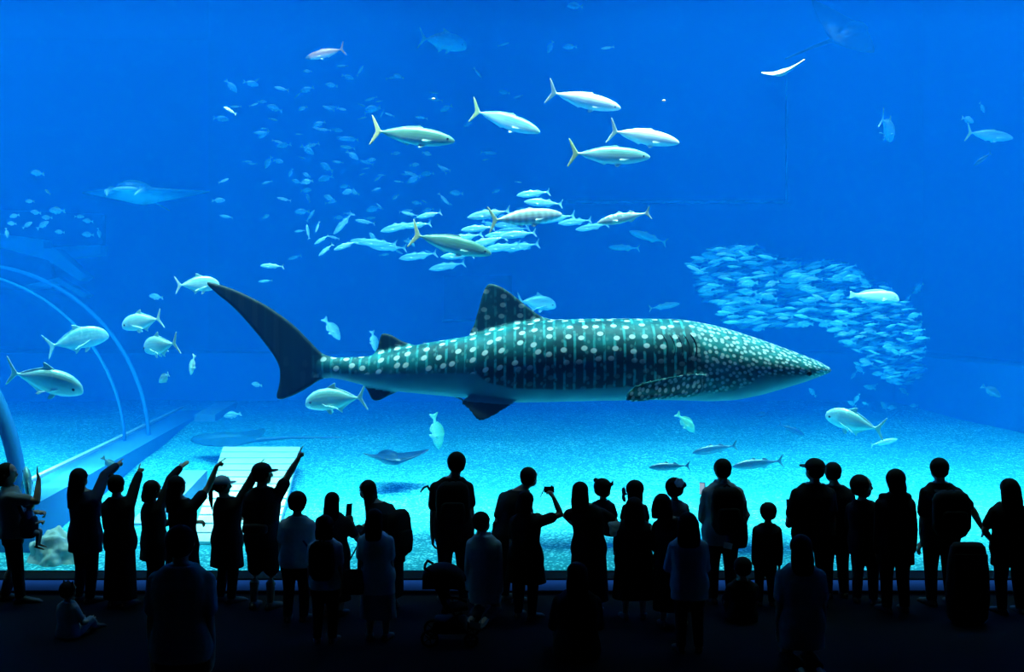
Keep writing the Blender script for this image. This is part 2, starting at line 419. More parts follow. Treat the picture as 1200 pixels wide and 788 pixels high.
def amberjack(bend=0.0):
    prof = [(-.41, .012, -.012), (-.36, .016, -.016), (-.28, .035, -.04), (-.12, .082, -.09), (.05, .105, -.112), (.2, .103, -.105), (.32, .085, -.085), (.42, .055, -.058), (.48, .024, -.035), (.5, .002, -.014)]
    wid = [(-.41, .008), (-.28, .02), (0, .062), (.2, .07), (.4, .045), (.5, .008)]
    fins = [([(-.375, .004), (-.41, .045), (-.455, .115), (-.50, .175), (-.515, .178), (-.497, .125), (-.468, .05), (-.452, 0), (-.468, -.05), (-.497, -.12), (-.515, -.165), (-.50, -.165), (-.455, -.11), (-.41, -.045), (-.375, -.004)], .012),
            ([(.12, .09), (.07, .128), (.04, .118), (-.1, .098), (-.3, .04), (-.3, .025), (0, .08)], .011),
            ([(-.02, -.09), (-.06, -.122), (-.1, -.105), (-.3, -.045), (-.3, -.02), (-.1, -.07)], .011)]
    paired = [([(.24, .058, -.025), (.2, .070, -.045), (.12, .076, -.052), (.14, .066, -.032)], (0, 1, .35), .008),
              ([(.16, .03, -.095), (.1, .05, -.135), (.07, .04, -.12), (.1, .02, -.095)], (.2, 1, .3), .01)]
    return fish_shell(prof, wid, fins, paired, bend)
def trevally(bend=0.0):
    prof = [(-.37, .016, -.016), (-.3, .024, -.024), (-.2, .075, -.07), (-.05, .15, -.135), (.1, .185, -.165), (.24, .18, -.17), (.35, .145, -.15), (.43, .09, -.125), (.48, .035, -.10), (.5, -.03, -.075)]
    wid = [(-.37, .01), (-.25, .025), (0, .075), (.25, .088), (.42, .06), (.5, .014)]
    fins = [([(-.335, .006), (-.375, .05), (-.43, .13), (-.48, .205), (-.50, .21), (-.475, .135), (-.44, .055), (-.425, 0), (-.44, -.055), (-.475, -.13), (-.50, -.2), (-.48, -.195), (-.43, -.125), (-.375, -.05), (-.335, -.006)], .014),
            ([(.14, .17), (.05, .235), (-.01, .262), (-.02, .24), (-.02, .19), (-.16, .125), (-.3, .04), (-.3, .015), (-.05, .13)], .013),
            ([(.02, -.145), (-.05, -.215), (-.085, -.225), (-.08, -.18), (-.2, -.09), (-.3, -.035), (-.3, -.01), (-.05, -.11)], .013)]
    paired = [([(.22, .08, -.045), (.16, .11, -.055), (.02, .125, -.115), (-.06, .12, -.15), (.02, .105, -.09), (.14, .085, -.085)], (0, 1, .2), .012),
              ([(.17, .03, -.155), (.13, .05, -.215), (.08, .05, -.225), (.1, .03, -.16)], (.2, 1, .2), .012)]
    return fish_shell(prof, wid, fins, paired, bend)
def mackerel(bend=0.0):
    prof = [(-.40, .012, -.012), (-.3, .025, -.025), (-.1, .075, -.08), (.1, .1, -.1), (.28, .09, -.09), (.42, .05, -.052), (.5, .004, -.012)]
    wid = [(-.4, .008), (-.2, .03), (.1, .06), (.35, .045), (.5, .006)]
    fins = [([(-.37, .004), (-.42, .05), (-.48, .115), (-.5, .12), (-.475, .06), (-.455, 0), (-.475, -.06), (-.5, -.12), (-.48, -.115), (-.42, -.05), (-.37, -.004)], .016),
            ([(.14, .085), (.08, .13), (.03, .1), (.02, .08)], .014), ([(-.08, .07), (-.13, .105), (-.2, .06), (-.18, .04)], .014),
            ([(-.06, -.075), (-.12, -.11), (-.2, -.06), (-.18, -.04)], .014)]
    paired = [([(.24, .05, -.02), (.14, .075, -.045), (.15, .06, -.02)], (0, 1, .5), .012)]
    return fish_shell(prof, wid, fins, paired, bend, 14)
def reef_fish(bend=0.0):
    prof = [(-.34, .035, -.035), (-.25, .05, -.05), (-.05, .14, -.13), (.15, .185, -.16), (.3, .15, -.14), (.43, .07, -.09), (.5, -.01, -.04)]
    wid = [(-.34, .012), (-.1, .05), (.15, .075), (.35, .06), (.5, .01)]
    fins = [([(-.31, 0), (-.4, .09), (-.5, .13), (-.46, 0), (-.5, -.13), (-.4, -.09)], .018),
            ([(.2, .16), (.1, .225), (-.1, .19), (-.22, .11), (-.22, .06), (0, .14)], .016),
            ([(0, -.13), (-.08, -.19), (-.2, -.12), (-.2, -.06)], .016)]
    paired = [([(.2, .07, -.03), (.06, .12, -.08), (.1, .09, -.02)], (0, 1, .4), .014),
              ([(.16, .03, -.15), (.06, .05, -.22), (.06, .03, -.14)], (.2, 1, .2), .014)]
    return fish_shell(prof, wid, fins, paired, bend, 14)
def wrasse(bend=0.0):
    prof = [(-.40, .04, -.045), (-.3, .05, -.055), (-.1, .10, -.10), (.1, .13, -.125), (.27, .135, -.12), (.38, .115, -.10), (.46, .06, -.09), (.5, -.02, -.07)]
    wid = [(-.4, .014), (-.1, .05), (.15, .07), (.38, .06), (.5, .014)]
    fins = [([(-.37, .02), (-.44, .06), (-.5, .075), (-.49, 0), (-.5, -.075), (-.44, -.06), (-.37, -.03)], .016),
            ([(.24, .12), (.1, .16), (-.15, .13), (-.3, .07), (-.28, .04), (0, .1)], .014),
            ([(.0, -.11), (-.15, -.13), (-.3, -.08), (-.28, -.045)], .014)]
    paired = [([(.25, .06, -.03), (.13, .11, -.07), (.16, .075, -.01)], (0, 1, .4), .012)]
    return fish_shell(prof, wid, fins, paired, bend, 16)

M_jack = fish_mat('amberjack skin', (.12, .34, .28), (.42, .70, .62), (.70, .9, .86), (.72, .75, .25), -.38)
M_jackg = fish_mat('olive amberjack skin', (.07, .20, .13), (.16, .36, .27), (.42, .68, .6), (.85, .8, .35), -.39)
M_jackw = fish_mat('white amberjack skin', (.82, .86, .80), (.85, .9, .86), (.80, .9, .88), (.8, .82, .6), -.38)
M_jackb = fish_mat('banded amberjack skin', (.45, .60, .52), (.8, .88, .82), (.8, .9, .86), (.75, .78, .4), -.38, band=.3)
M_tre = fish_mat('trevally skin', (.28, .60, .55), (.58, .88, .80), (.66, .92, .84), (.75, .88, .72), -.36, blotch=.25, zr=.1)
M_tred = fish_mat('teal trevally skin', (.12, .36, .38), (.26, .56, .54), (.4, .68, .64), None, zr=.1, blotch=.2)
M_mack = fish_mat('mackerel skin', (.10, .34, .40), (.30, .62, .62), (.55, .8, .78), None, rough=.3)
M_mackw = fish_mat('mottled mackerel skin', (.15, .35, .32), (.8, .9, .84), (.7, .85, .8), None, blotch=.9, rough=.3)
M_red = fish_mat('reddish fish skin', (.50, .24, .20), (.62, .36, .30), (.75, .75, .75), (.5, .3, .25), -.36, head=(.1, .2, .3))
M_reef = fish_mat('pale reef fish skin', (.18, .42, .44), (.40, .68, .66), (.6, .82, .78), None, zr=.1)
M_far = fish_mat('small shoal fish skin', (.07, .34, .46), (.12, .44, .56), (.2, .52, .62), None, zr=.1)
M_sch = fish_mat('school fish skin', (.14, .56, .64), (.24, .74, .80), (.38, .82, .86), None, zr=.1)
M_dark = fish_mat('dark slate fish skin', (.02, .08, .12), (.03, .12, .18), (.10, .25, .32), None, zr=.05)
M_sil = fish_mat('silver school fish skin', (.25, .50, .55), (.55, .80, .80), (.7, .9, .88), None, rough=.3)
M_wr = fish_mat('pale wrasse skin', (.72, .80, .55), (.80, .88, .70), (.75, .88, .8), None, zr=.1)
M_grn = fish_mat('greenish fish skin', (.15, .55, .35), (.25, .70, .45), (.4, .8, .6), None, zr=.1)
M_eye = mat('fish eye', (.01, .012, .014), .15, .6)

PROTO = {}
def proto(kind, bend):
    k = (kind, bend)
    if k not in PROTO:
        f, vox = {'amberjack': (amberjack, .0052), 'trevally': (trevally, .0062), 'mackerel': (mackerel, .008), 'reef': (reef_fish, .009), 'wrasse': (wrasse, .007)}[kind]
        PROTO[k] = fuse(f(bend), vox, 2)
    return PROTO[k]
EYES = {'amberjack': (.415, .042, .012, .012), 'trevally': (.40, .066, -.01, .02), 'wrasse': (.39, .055, .03, .012)}
BODY = {}
def fish(kind, m, tail, nose, D, label, cat='fish', group=None, name=None, yaw=0.0, roll=11.0, bend=0.0, eye=True, scale=1.0):
    """a fish whose tail tip and nose stand at two pixels, D metres from the camera"""
    a, c = at(*tail, D), at(*nose, D)
    d = c - a; L = d.length / math.cos(R(yaw)) * scale
    base = proto(kind, bend)
    key = (kind, bend, m.name)
    if key not in BODY:
        me = base.copy(); me.materials.clear(); me.materials.append(m)
        me.polygons.foreach_set('use_smooth', [True] * len(me.polygons)); BODY[key] = me
    o = bpy.data.objects.new(name or kind, BODY[key]); COL.objects.link(o)
    o.location = (a + c) / 2; o.scale = (L, L, L)
    left = d.x < 0
    pitch = math.atan2(-d.z, abs(d.x))
    o.rotation_euler = (R(-roll if left else roll), pitch, (PI - R(yaw)) if left else R(yaw))
    tag(o, label, cat, group)
    if eye and kind in EYES:
        x, y, z, r = EYES[kind]
        for s in (-1, 1):
            k2 = (kind, s)
            if k2 not in BODY:
                bm = bmesh.new(); ellipsoid(bm, V((x, y * s + bend * x * x * .25, z)), V((r, 0, 0)), V((0, r * .45, 0)), V((0, 0, r)), 12, 8)
                bmesh.ops.recalc_face_normals(bm, faces=bm.faces)
                me = bpy.data.meshes.new('eye'); bm.to_mesh(me); bm.free(); me.materials.append(M_eye); BODY[k2] = me
            e = bpy.data.objects.new('eye', BODY[k2]); COL.objects.link(e); e.parent = o
    return o

# ---- the big silver-and-yellow fish near the pane
fish('amberjack', M_jackg, (435, 153), (533, 165), 14.6, 'olive-backed amberjack with forked tail, the one under the reddish fish', name='amberjack', bend=.12)
fish('amberjack', M_jack, (554, 127), (633, 156), 15.2, 'amberjack tilted nose down, between the olive one and the brightest white one', name='amberjack', roll=20, yaw=-14, bend=-.2)
fish('amberjack', M_jackw, (642, 109), (728, 126), 14.9, 'brightest white amberjack, highest of the upper group', name='amberjack', roll=34, yaw=5, bend=.1)
fish('amberjack', M_jackw, (713, 154), (797, 166), 14.9, 'pale slim amberjack heading out in front of the upper group', name='amberjack', roll=24, yaw=8, bend=-.12)
fish('amberjack', M_jack, (667, 180), (762, 184), 14.7, 'silver amberjack swimming just below the slim pale one, tail lifted', name='amberjack', roll=18, bend=.15)
fish('amberjack', M_jackb, (573, 259), (659, 250), 14.7, 'faintly banded amberjack with sickle tail among the small mackerel above the dorsal fin', name='amberjack', yaw=10, bend=-.15)
fish('amberjack', M_jackg, (482, 275), (576, 297), 14.9, 'dark olive amberjack with bright yellow tail above the whale shark', name='amberjack', yaw=6, bend=.18)
fish('mackerel', M_mackw, (763, 249), (700, 261), 14.6, 'mottled white slender fish heading against the amberjacks', name='spotted_mackerel')
fish('amberjack', M_red, (404, 57), (358, 68), 16.0, 'small reddish brown fish with dark face near the top', name='reddish_fish', bend=.1, eye=False)
# ---- trevallies
fish('trevally', M_tre, (7, 436), (96, 456), 14.5, 'largest pale giant trevally above the waving carer', name='giant_trevally', roll=24, yaw=4, bend=.15)
fish('trevally', M_tred, (56, 407), (124, 390), 15.9, 'dim teal trevally above the largest pale trevally', name='giant_trevally', yaw=10, bend=-.15)
fish('trevally', M_tre, (195, 373), (139, 381), 15.4, 'slim pale trevally above the plump one, facing away from the shark', name='giant_trevally', yaw=14, bend=.1, scale=.95)
fish('trevally', M_tre, (213, 403), (162, 407), 14.9, 'plump pale trevally below the slim one, turned partly toward the pane', name='giant_trevally', yaw=35, bend=-.2)
fish('trevally', M_tre, (206, 335), (256, 332), 15.6, 'pale trevally touching the tip of the whale shark tail in view', name='giant_trevally', yaw=10, bend=.1)
fish('trevally', M_tre, (431, 465), (357, 471), 14.9, 'bright pale trevally beneath the whale shark tail stalk', name='giant_trevally', yaw=5, bend=.2)
fish('trevally', M_tre, (1028, 502), (974, 488), 15.2, 'pale trevally with trailing fins low beside the sand under the shark head', name='giant_trevally', yaw=38, roll=14, bend=-.25)
fish('trevally', M_tred, (38, 592), (28, 556), 13.25, 'pale steep trevally behind the raised hand of the waving carer', name='giant_trevally', yaw=48, bend=.1)
fish('wrasse', M_wr, (996, 346), (1054, 350), 17.2, 'cream coloured fish with blunt head in front of the dense school', name='parrotfish', bend=.1)
fish('reef', M_reef, (380, 374), (398, 397), 18.5, 'single teal fish diving beside the tall tail fin', name='snapper', yaw=25)
fish('reef', M_tre, (202, 439), (184, 447), 15.0, 'little pale fish turning by the end of the tunnel curb', name='snapper', yaw=40, bend=.3)
fish('reef', M_tre, (229, 419), (222, 436), 15.4, 'little pale upright fish next to the turning one', name='snapper', yaw=45)
fish('reef', M_reef, (308, 452), (294, 450), 20, 'faint round fish below the lower tail lobe, over the sand', name='snapper', yaw=20)
fish('reef', M_reef, (283, 485), (262, 488), 20, 'faint pale fish low over the far sand', name='snapper')
fish('trevally', M_tred, (1028, 147), (1052, 153), 18.0, 'teal fish seen head on hanging high on its own', name='giant_trevally', scale=1.25, yaw=58, bend=.1)
fish('amberjack', M_jack, (1130, 156), (1189, 161), 18.0, 'yellowtail in the small upper corner trio', name='amberjack', yaw=8, bend=-.1)
fish('reef', M_tre, (1125, 139), (1143, 142), 19.5, 'rounded pale fish just above the corner yellowtail', name='snapper', yaw=25)
fish('reef', M_reef, (1147, 121), (1155, 131), 21, 'faintest fish at the top of the corner trio', name='snapper', yaw=30)
fish('mackerel', M_dark, (1162, 179), (1141, 194), 19, 'dark slim fish slanting below the corner yellowtail', name='mackerel')
fish('trevally', M_tred, (491, 46), (547, 51), 20.5, 'large dim trevally just beneath the surface at the top', name='giant_trevally', yaw=12, bend=.15)
fish('reef', M_grn, (792, 485), (815, 506), 16.5, 'greenish fish slanting down under the shark belly', name='snapper', yaw=20)
fish('reef', M_grn, (508, 489), (515, 522), 17.0, 'yellow-green fish hanging upright over the sand under the pelvic fins', name='snapper', yaw=40)
fish('reef', M_reef, (121, 536), (136, 552), 14.6, 'small pale fish by the pointing fingertip of the long sleeved woman', name='snapper', yaw=30)
fish('trevally', M_reef, (605, 353), (652, 357), 19, 'faint pale fish half hidden behind the dorsal fin', name='giant_trevally', yaw=12)
fish('mackerel', M_reef, (760, 362), (797, 356), 22, 'faint slim fish above the middle of the shark back', name='mackerel')
fish('mackerel', M_reef, (782, 285), (737, 271), 22, 'faint slender fish, upper of two below the mottled white fish', name='mackerel')
fish('mackerel', M_reef, (750, 291), (713, 290), 22, 'faint slender fish, lower of two below the mottled white fish', name='mackerel')
fish('reef', M_reef, (436, 389), (440, 410), 19, 'pale fish peeping from behind the small second dorsal fin', name='snapper', yaw=30)
fish('mackerel', M_sil, (277, 134), (262, 125), 15.5, 'tiny bright white fish slanting alone by the loose upper shoal', name='sardine')
fish('reef', M_dark, (1150, 452), (1173, 465), 19.5, 'small dark fish against the pale far wall', name='snapper')
fish('mackerel', M_reef, (1020, 522), (1052, 515), 16.5, 'pale fish skimming the sand under the trailing fin trevally', name='mackerel')
# ---- dim fish over the sand
fish('mackerel', M_dark, (864, 522), (811, 531), 16.8, 'slate fish with pale saddle over the sand, upper of three', name='dogtooth_tuna')
fish('mackerel', M_dark, (809, 546), (760, 548), 15.8, 'slate fish low over the sand above the hair flower girl', name='dogtooth_tuna')
fish('mackerel', M_dark, (918, 540), (858, 547), 16.0, 'slate fish with tall tail low behind the man in the pale shirt', name='dogtooth_tuna')
fish('mackerel', M_dark, (912, 497), (943, 510), 20.5, 'small dark fish slanting down over the far sand', name='dogtooth_tuna')
fish('reef', M_dark, (900, 484), (886, 487), 23, 'tiny dark round fish over the far sand', name='snapper', yaw=20)

# ---- mackerel around the olive and banded amberjacks
LM = 'slim teal mackerel in the tight cluster above the whale shark dorsal fin'
for k, (x, y, L, tl) in enumerate([(573, 251, 52, -9), (637, 238, 46, 4), (625, 227, 40, -6), (650, 256, 50, -8), (674, 260, 40, -6), (694, 266, 40, -10), (598, 263, 40, -4), (600, 270, 44, -8),
        (607, 275, 44, -6), (570, 284, 50, -16), (544, 279, 46, -12), (588, 290, 46, -8), (609, 289, 48, -8), (490, 300, 46, -8), (524, 312, 44, -10), (560, 268, 40, -5), (536, 300, 40, -4), (585, 275, 34, -6),
        (467, 266, 44, -14), (443, 285, 46, 4), (430, 284, 40, 6), (455, 290, 44, 2), (405, 288, 30, -20), (382, 293, 22, -40), (377, 281, 20, -32), (372, 266, 14, -70), (361, 272, 18, 80), (402, 262, 34, -48),
        (428, 260, 24, 10), (319, 312, 28, 2), (503, 252, 30, -12), (488, 264, 36, -6)]):
    D = 16.0 + (k * 0.37) % 2.6
    c, s = math.cos(R(tl)) * L / 2, math.sin(R(tl)) * L / 2
    fish('mackerel', M_mack, (x + c, y + s), (x - c, y - s), D, LM, group='cluster of mackerel above the shark', name='mackerel')

# ---- loose shoal of small fish, upper left
rnd = random.Random(11)
LS = 'tiny faint fish scattered in the loose upper shoal above the shark tail'
placed = []
def far_enough(p, dmin):
    for q in placed:
        if (q - p).length < dmin: return False
    return True
fixed = [(271, 101), (287, 105), (330, 104), (270, 114), (322, 127), (320, 140), (422, 83), (437, 127), (523, 127), (529, 124), (355, 127), (385, 127), (400, 128), (365, 140), (380, 152), (303, 154), (325, 166), (360, 172),
         (326, 189), (325, 207), (396, 190), (413, 182), (262, 212), (313, 214), (265, 254), (441, 222), (360, 213), (348, 213), (386, 232), (256, 235), (520, 233), (530, 240), (485, 210), (494, 138), (500, 180), (645, 55), (668, 55), (712, 56), (647, 71), (674, 7), (590, 52)]
cand = [(x, y, 1) for x, y in fixed]
while len(cand) < 215:
    u = rnd.random()
    if u < .5: x, y = rnd.gauss(365, 42), rnd.gauss(160, 42)
    elif u < .8: x, y = rnd.gauss(455, 60), rnd.gauss(215, 45)
    else: x, y = rnd.uniform(225, 620), rnd.uniform(85, 330)
    if 205 < x < 640 and 75 < y < 335 and not (435 < x < 540 and 140 < y < 178): cand.append((x, y, 0))
for x, y, fx in cand:
    D = rnd.uniform(17.8, 19.3) if fx else rnd.choice([rnd.uniform(18, 20.5), rnd.uniform(19.5, 21.5)])
    p = at(x, y, D)
    if not far_enough(p, .42): continue
    placed.append(p)
    L = (rnd.uniform(11, 19) if fx else rnd.uniform(8, 20)) * (1 if D < 24 else .9)
    tl = rnd.gauss(0, 16) if rnd.random() < .8 else rnd.uniform(-70, 70)
    sgn = -1 if rnd.random() < .65 else 1
    c, s = math.cos(R(tl)) * L / 2 * sgn, math.sin(R(tl)) * L / 2 * sgn
    k = rnd.random()
    fish('reef' if k < .45 else 'mackerel', M_far if k < .8 else M_reef, (x - c, y - s), (x + c, y + s), D, LS, group='loose upper shoal', name='shoal_fish', yaw=rnd.uniform(-25, 25))
# ---- small fish by the concrete beams, far left
LB = 'small pale fish hanging in front of the dark opening above the tunnel'
for x, y, L, sg, tl in [(17, 253, 13, -1, -10), (14, 262, 12, -1, 5), (32, 264, 13, 1, -35), (50, 264, 16, 1, -35), (42, 249, 14, -1, 10), (67, 247, 21, -1, 4), (70, 272, 13, -1, 6), (103, 259, 14, -1, 8), (103, 275, 16, -1, 5), (116, 273, 12, 1, 80),
        (8, 273, 12, 1, 80), (56, 225, 9, -1, 40), (35, 236, 12, -1, 0), (44, 203, 18, -1, 8), (93, 254, 11, 1, 0), (55, 255, 14, -1, 2), (183, 348, 18, -1, 8)]:
    c, s = math.cos(R(tl)) * L / 2 * sg, math.sin(R(tl)) * L / 2 * sg
    fish('reef', M_reef, (x - c, y - s), (x + c, y + s), 19.0 + (x * .017) % 2.4, LB if y > 215 and x < 130 else ('lone pale fish above the opening, clear of the small group' if x < 130 else 'lone pale fish above the slim trevally'),
         group='small fish by the dark opening' if y > 215 and x < 130 else None, name='snapper', yaw=10)

# ---- the dense school ahead of the shark
poly = [(810, 312), (822, 298), (842, 288), (868, 284), (896, 294), (915, 303), (938, 304), (962, 303), (985, 306), (1005, 316), (1030, 328), (1052, 340), (1066, 352), (1074, 372), (1080, 392), (1086, 412), (1080, 438), (1062, 452), (1034, 446), (1014, 430), (1004, 414), (988, 400), (976, 388), (962, 376), (940, 382), (925, 384), (900, 383), (880, 389), (858, 384), (842, 372), (852, 362), (828, 352), (818, 334)]
def inside(x, y):
    c = False; n = len(poly)
    for i in range(n):
        x0, y0 = poly[i]; x1, y1 = poly[i - 1]
        if (y0 > y) != (y1 > y) and x < (x1 - x0) * (y - y0) / (y1 - y0) + x0: c = not c
    return c
LR = 'pale silver fish packed in the dense school ahead of the whale shark head'
rnd = random.Random(5); pts2 = []; tries = 0
while len(pts2) < 285 and tries < 60000:
    tries += 1
    x, y = rnd.uniform(805, 1090), rnd.uniform(280, 455)
    if not inside(x, y): continue
    D = rnd.uniform(19.5, 22.5)
    p = at(x, y, D)
    if not far_enough(p, .19): continue
    if min([abs(x - a) + 1.8 * abs(y - b) for a, b in pts2[-400:]] + [99]) < 4.2: continue
    placed.append(p); pts2.append((x, y))
    L = rnd.uniform(15, 23) * (.75 if x > 1000 else 1)
    tl = -7 + rnd.gauss(0, 9) + (25 * rnd.random() if x > 1010 and rnd.random() < .3 else 0)
    c, s = math.cos(R(tl)) * L / 2, math.sin(R(tl)) * L / 2
    if rnd.random() < .2: c, s = c, -s
    fish('mackerel' if rnd.random() < .75 else 'reef', M_sch if rnd.random() < .85 else M_reef, (x + c, y + s), (x - c, y - s), D, LR, group='dense school ahead of the shark', name='sardine', yaw=rnd.uniform(-15, 15))
# the rest of the school, too many to count, behind the nearest three hundred
far_bm = bmesh.new(); n_far = 0; tries = 0
while n_far < 900 and tries < 40000:
    tries += 1
    x, y = rnd.uniform(805, 1090), rnd.uniform(280, 455)
    if not inside(x, y): continue
    D = rnd.uniform(23.0, 26.5); p = at(x, y, D); n_far += 1
    L = rnd.uniform(.26, .38) * (.8 if x > 1000 else 1); tl = R(-7 + rnd.gauss(0, 10)); fw = V((-math.cos(tl), rnd.uniform(-.25, .25), math.sin(tl))).normalized(); up_ = V((0, 0, 1)); sd = fw.cross(up_).normalized(); up_ = sd.cross(fw)
    rg = [ring(far_bm, p + fw * L * t, sd * L * w, up_ * L * h, 8) for t, w, h in ((-.36, .008, .018), (-.15, .035, .085), (.12, .05, .115), (.35, .035, .075), (.5, .005, .012))]
    skin(far_bm, rg)
    slab(far_bm, [p - fw * L * .34, p - fw * L * .5 + up_ * L * .12, p - fw * L * .45, p - fw * L * .5 - up_ * L * .12], sd, L * .02)
tag(obj('sardine_school', far_bm, M_sch, None, True), 'hazy mass of countless fish at the back of the dense school', 'school of fish', None, 'stuff')
# stragglers
LT = 'faint straggler fish trailing beneath the tail end of the dense school'
for k in range(42):
    x, y = rnd.gauss(1035, 28), rnd.uniform(395, 480)
    if k > 32: x, y = rnd.uniform(1060, 1085), rnd.uniform(335, 440)
    D = rnd.uniform(22, 25.5); p = at(x, y, D)
    if not far_enough(p, .2) or p.z < sand_z(p.x, p.y) + .3: continue
    placed.append(p); L = rnd.uniform(8, 15); tl = rnd.gauss(0, 30); c, s = math.cos(R(tl)) * L / 2, math.sin(R(tl)) * L / 2
    fish('reef', M_sch, (x + c, y + s), (x - c, y - s), D, LT, group='stragglers of the dense school', name='sardine', yaw=rnd.uniform(-30, 30))

# ---- rays
def ray_mesh(span, chord, thick, dihedral, tail, lobes, droop=0.0, horn=.10, vox=.016, tailr=.014):
    """disc-bodied ray, nose +X, wings along Y, in metres"""
    bm = bmesh.new(); rings = []
    N = 28
    for k in range(N + 1):
        s = -1 + 2 * k / N; a = abs(s)
        ch = chord * ((1 - a) ** .75 * .92 + .05) * (1 if a > .12 else 1.02); th = thick * ((1 - a) ** 1.6) + .018
        xc = -chord * .30 * a ** 1.3 + chord * .05
        z = dihedral * a ** 1.5 * span / 2 + droop * math.sin(PI * a)
        rings.append(ring(bm, V((xc, s * span / 2, z)), V((ch / 2, 0, 0)), V((0, 0, th / 2)), 18, 1.7))
    skin(bm, rings)
    ellipsoid(bm, V((chord * .12, 0, thick * .08)), V((chord * .42, 0, 0)), V((0, span * .13, 0)), V((0, 0, thick * .62)))
    if lobes:
        for s in (-1, 1): tube(bm, [(chord * .42, s * span * .12, 0), (chord * .58, s * span * .125, -thick * .25), (chord * .68, s * span * .10, -thick * .55)], [thick * .22, thick * .16, .02], 8)
    if tail: tube(bm, [(-chord * .4, 0, 0), (-chord * .4 - tail * .4, 0, .03), (-chord * .4 - tail, 0, .02)], [.05, tailr * 1.6, tailr], 8)
    return fuse(bm, vox, 2)
def ray(name, me, m, loc, rot, label):
    o = link(name, me, m); o.location = loc; o.rotation_euler = [R(a) for a in rot]; return tag(o, label, 'ray')
M_ray = fish_mat('dark ray skin', (.004, .035, .06), (.006, .05, .08), (.015, .08, .11), None, zmid=-.03, zr=.04)
M_manta = fish_mat('manta skin', (.04, .22, .32), (.12, .40, .48), (.62, .85, .85), None, zmid=-.02, zr=.06)
M_wray = fish_mat('white ray skin', (.85, .9, .88), (.9, .95, .92), (.9, .95, .93), None)
mm_ = ray_mesh(2.75, 1.15, .36, .10, 1.0, True)
mo = ray('manta_ray', mm_, M_manta, at(163, 229, 20.5), (0, -6, -95), 'manta ray seen head on with wings spread wide and mouth open')
bm = bmesh.new(); ellipsoid(bm, V((.60, 0, -.02)), V((.05, 0, 0)), V((0, .26, 0)), V((0, 0, .05)))
obj('mouth', bm, mat('manta mouth', (.75, .9, .9), .6), mo, True)
er = ray_mesh(1.9, 1.0, .22, .34, 1.25, False, tailr=.02)
ray('eagle_ray', er, M_ray, at(992, 40, 21.0), (52, -24, 20), 'dim dark ray with long straight tail gliding high near the surface')
wr = ray_mesh(.62, .46, .07, .25, 0, False, vox=.008)
ray('eagle_ray', wr, M_wray, at(917, 85, 13.9), (10, 20, -118), 'small brilliant white ray with a dark fold high above the shark')
sr = ray_mesh(1.5, 1.5, .22, .06, 1.7, False, tailr=.018)
M_ray2 = fish_mat('blue grey ray skin', (.01, .13, .22), (.02, .16, .26), (.1, .3, .4), None, zmid=-.03, zr=.04)
ray('stingray', sr, M_ray2, at(268, 516, 19.4), (-8, 2, 168), 'large dark stingray with long tail gliding low above the white slatted deck')
sr2 = ray_mesh(1.2, .9, .20, .25, .0, False)
ray('stingray', sr2, M_ray, at(459, 538, 17.0), (0, 0, 120), 'dark stingray low over the sand beyond the woman bowing forward')

# ---- drifting specks
for i, (x, y) in enumerate([(508, 116), (778, 118)]):
    bm = bmesh.new(); bmesh.ops.create_icosphere(bm, subdivisions=3, radius=.018)
    for v in bm.verts: v.co.x *= 1.5; v.co.z *= .8
    o = obj('floating_morsel', bm, mat('food morsel', (.9, .6, .5), .7), None, True); o.location = at(x, y, 14)
    tag(o, ('pinkish food crumb drifting near the olive-backed amberjack', 'pale food crumb drifting alone above the slim pale amberjack')[i], 'food')
# ================================================================ WHALE SHARK
DS = 14.2
k_ = DS / F
SO = at(620, 425, DS)
def sx(px): return (px - 620) * k_
def sz(py): return (425 - py) * k_
# px: top, bottom, half width (m)
SP = [(372, 421, 441, .05), (379, 419.5, 441.5, .10), (400, 419, 445, .14), (430, 418, 452.5, .20), (462, 410, 458.5, .27), (500, 402, 462.5, .34), (550, 394, 467, .44), (600, 381, 472, .53), (640, 375, 471.5, .58),
      (700, 373.5, 470, .62), (760, 373.5, 469, .64), (800, 374.5, 469.5, .66), (833, 380.5, 470.5, .68), (860, 388, 469, .70), (887, 397, 463.5, .72), (912, 406, 456, .72), (935, 415, 448.5, .68), (952, 422, 442, .58), (963, 428, 438, .42), (969, 432, 435.5, .22)]
bm = bmesh.new(); secs = []
for i in range(90):
    px = 372 + (969 - 372) * (i / 89); tp, bt, w = lerp_table(SP, px)
    secs.append((V((sx(px), 0, (sz(tp) + sz(bt)) / 2)), V((0, w, 0)), V((0, 0, (sz(tp) - sz(bt)) / 2))))
for i, px in enumerate([372 + (969 - 372) * (i / 89) for i in range(90)]): pass
skin(bm, [ring(bm, c, a, b, 40, 2.25) for c, a, b in secs])
def fin_px(pts, th, y=0.0, sub=4): slab(bm, smooth_poly([V((sx(x), y, sz(z))) for x, z in pts], sub), V((0, 1, 0)), th)
fin_px([(392, 421), (377, 414), (361, 398), (344, 381), (324, 366), (303, 353), (272, 338.5), (246, 331), (243, 333.5), (255, 345), (270, 357), (284, 371), (297, 386), (310, 402), (322, 419), (328, 434), (327, 452), (324, 465), (330, 468.5), (345, 463), (359, 455.5), (376, 445), (392, 441)], .075)
fin_px([(553, 396), (556, 380), (561, 362), (566, 344), (571, 334.5), (577, 333), (590, 338), (605, 349), (620, 361), (634, 371), (650, 377), (640, 392), (600, 400)], .11)
fin_px([(439, 419), (443, 408), (446, 394), (450, 391), (459, 393), (471, 400), (486, 406), (480, 418)], .07)
fin_px([(428, 449), (431, 458), (436, 468), (443, 470), (455, 464), (466, 458), (460, 445)], .06)
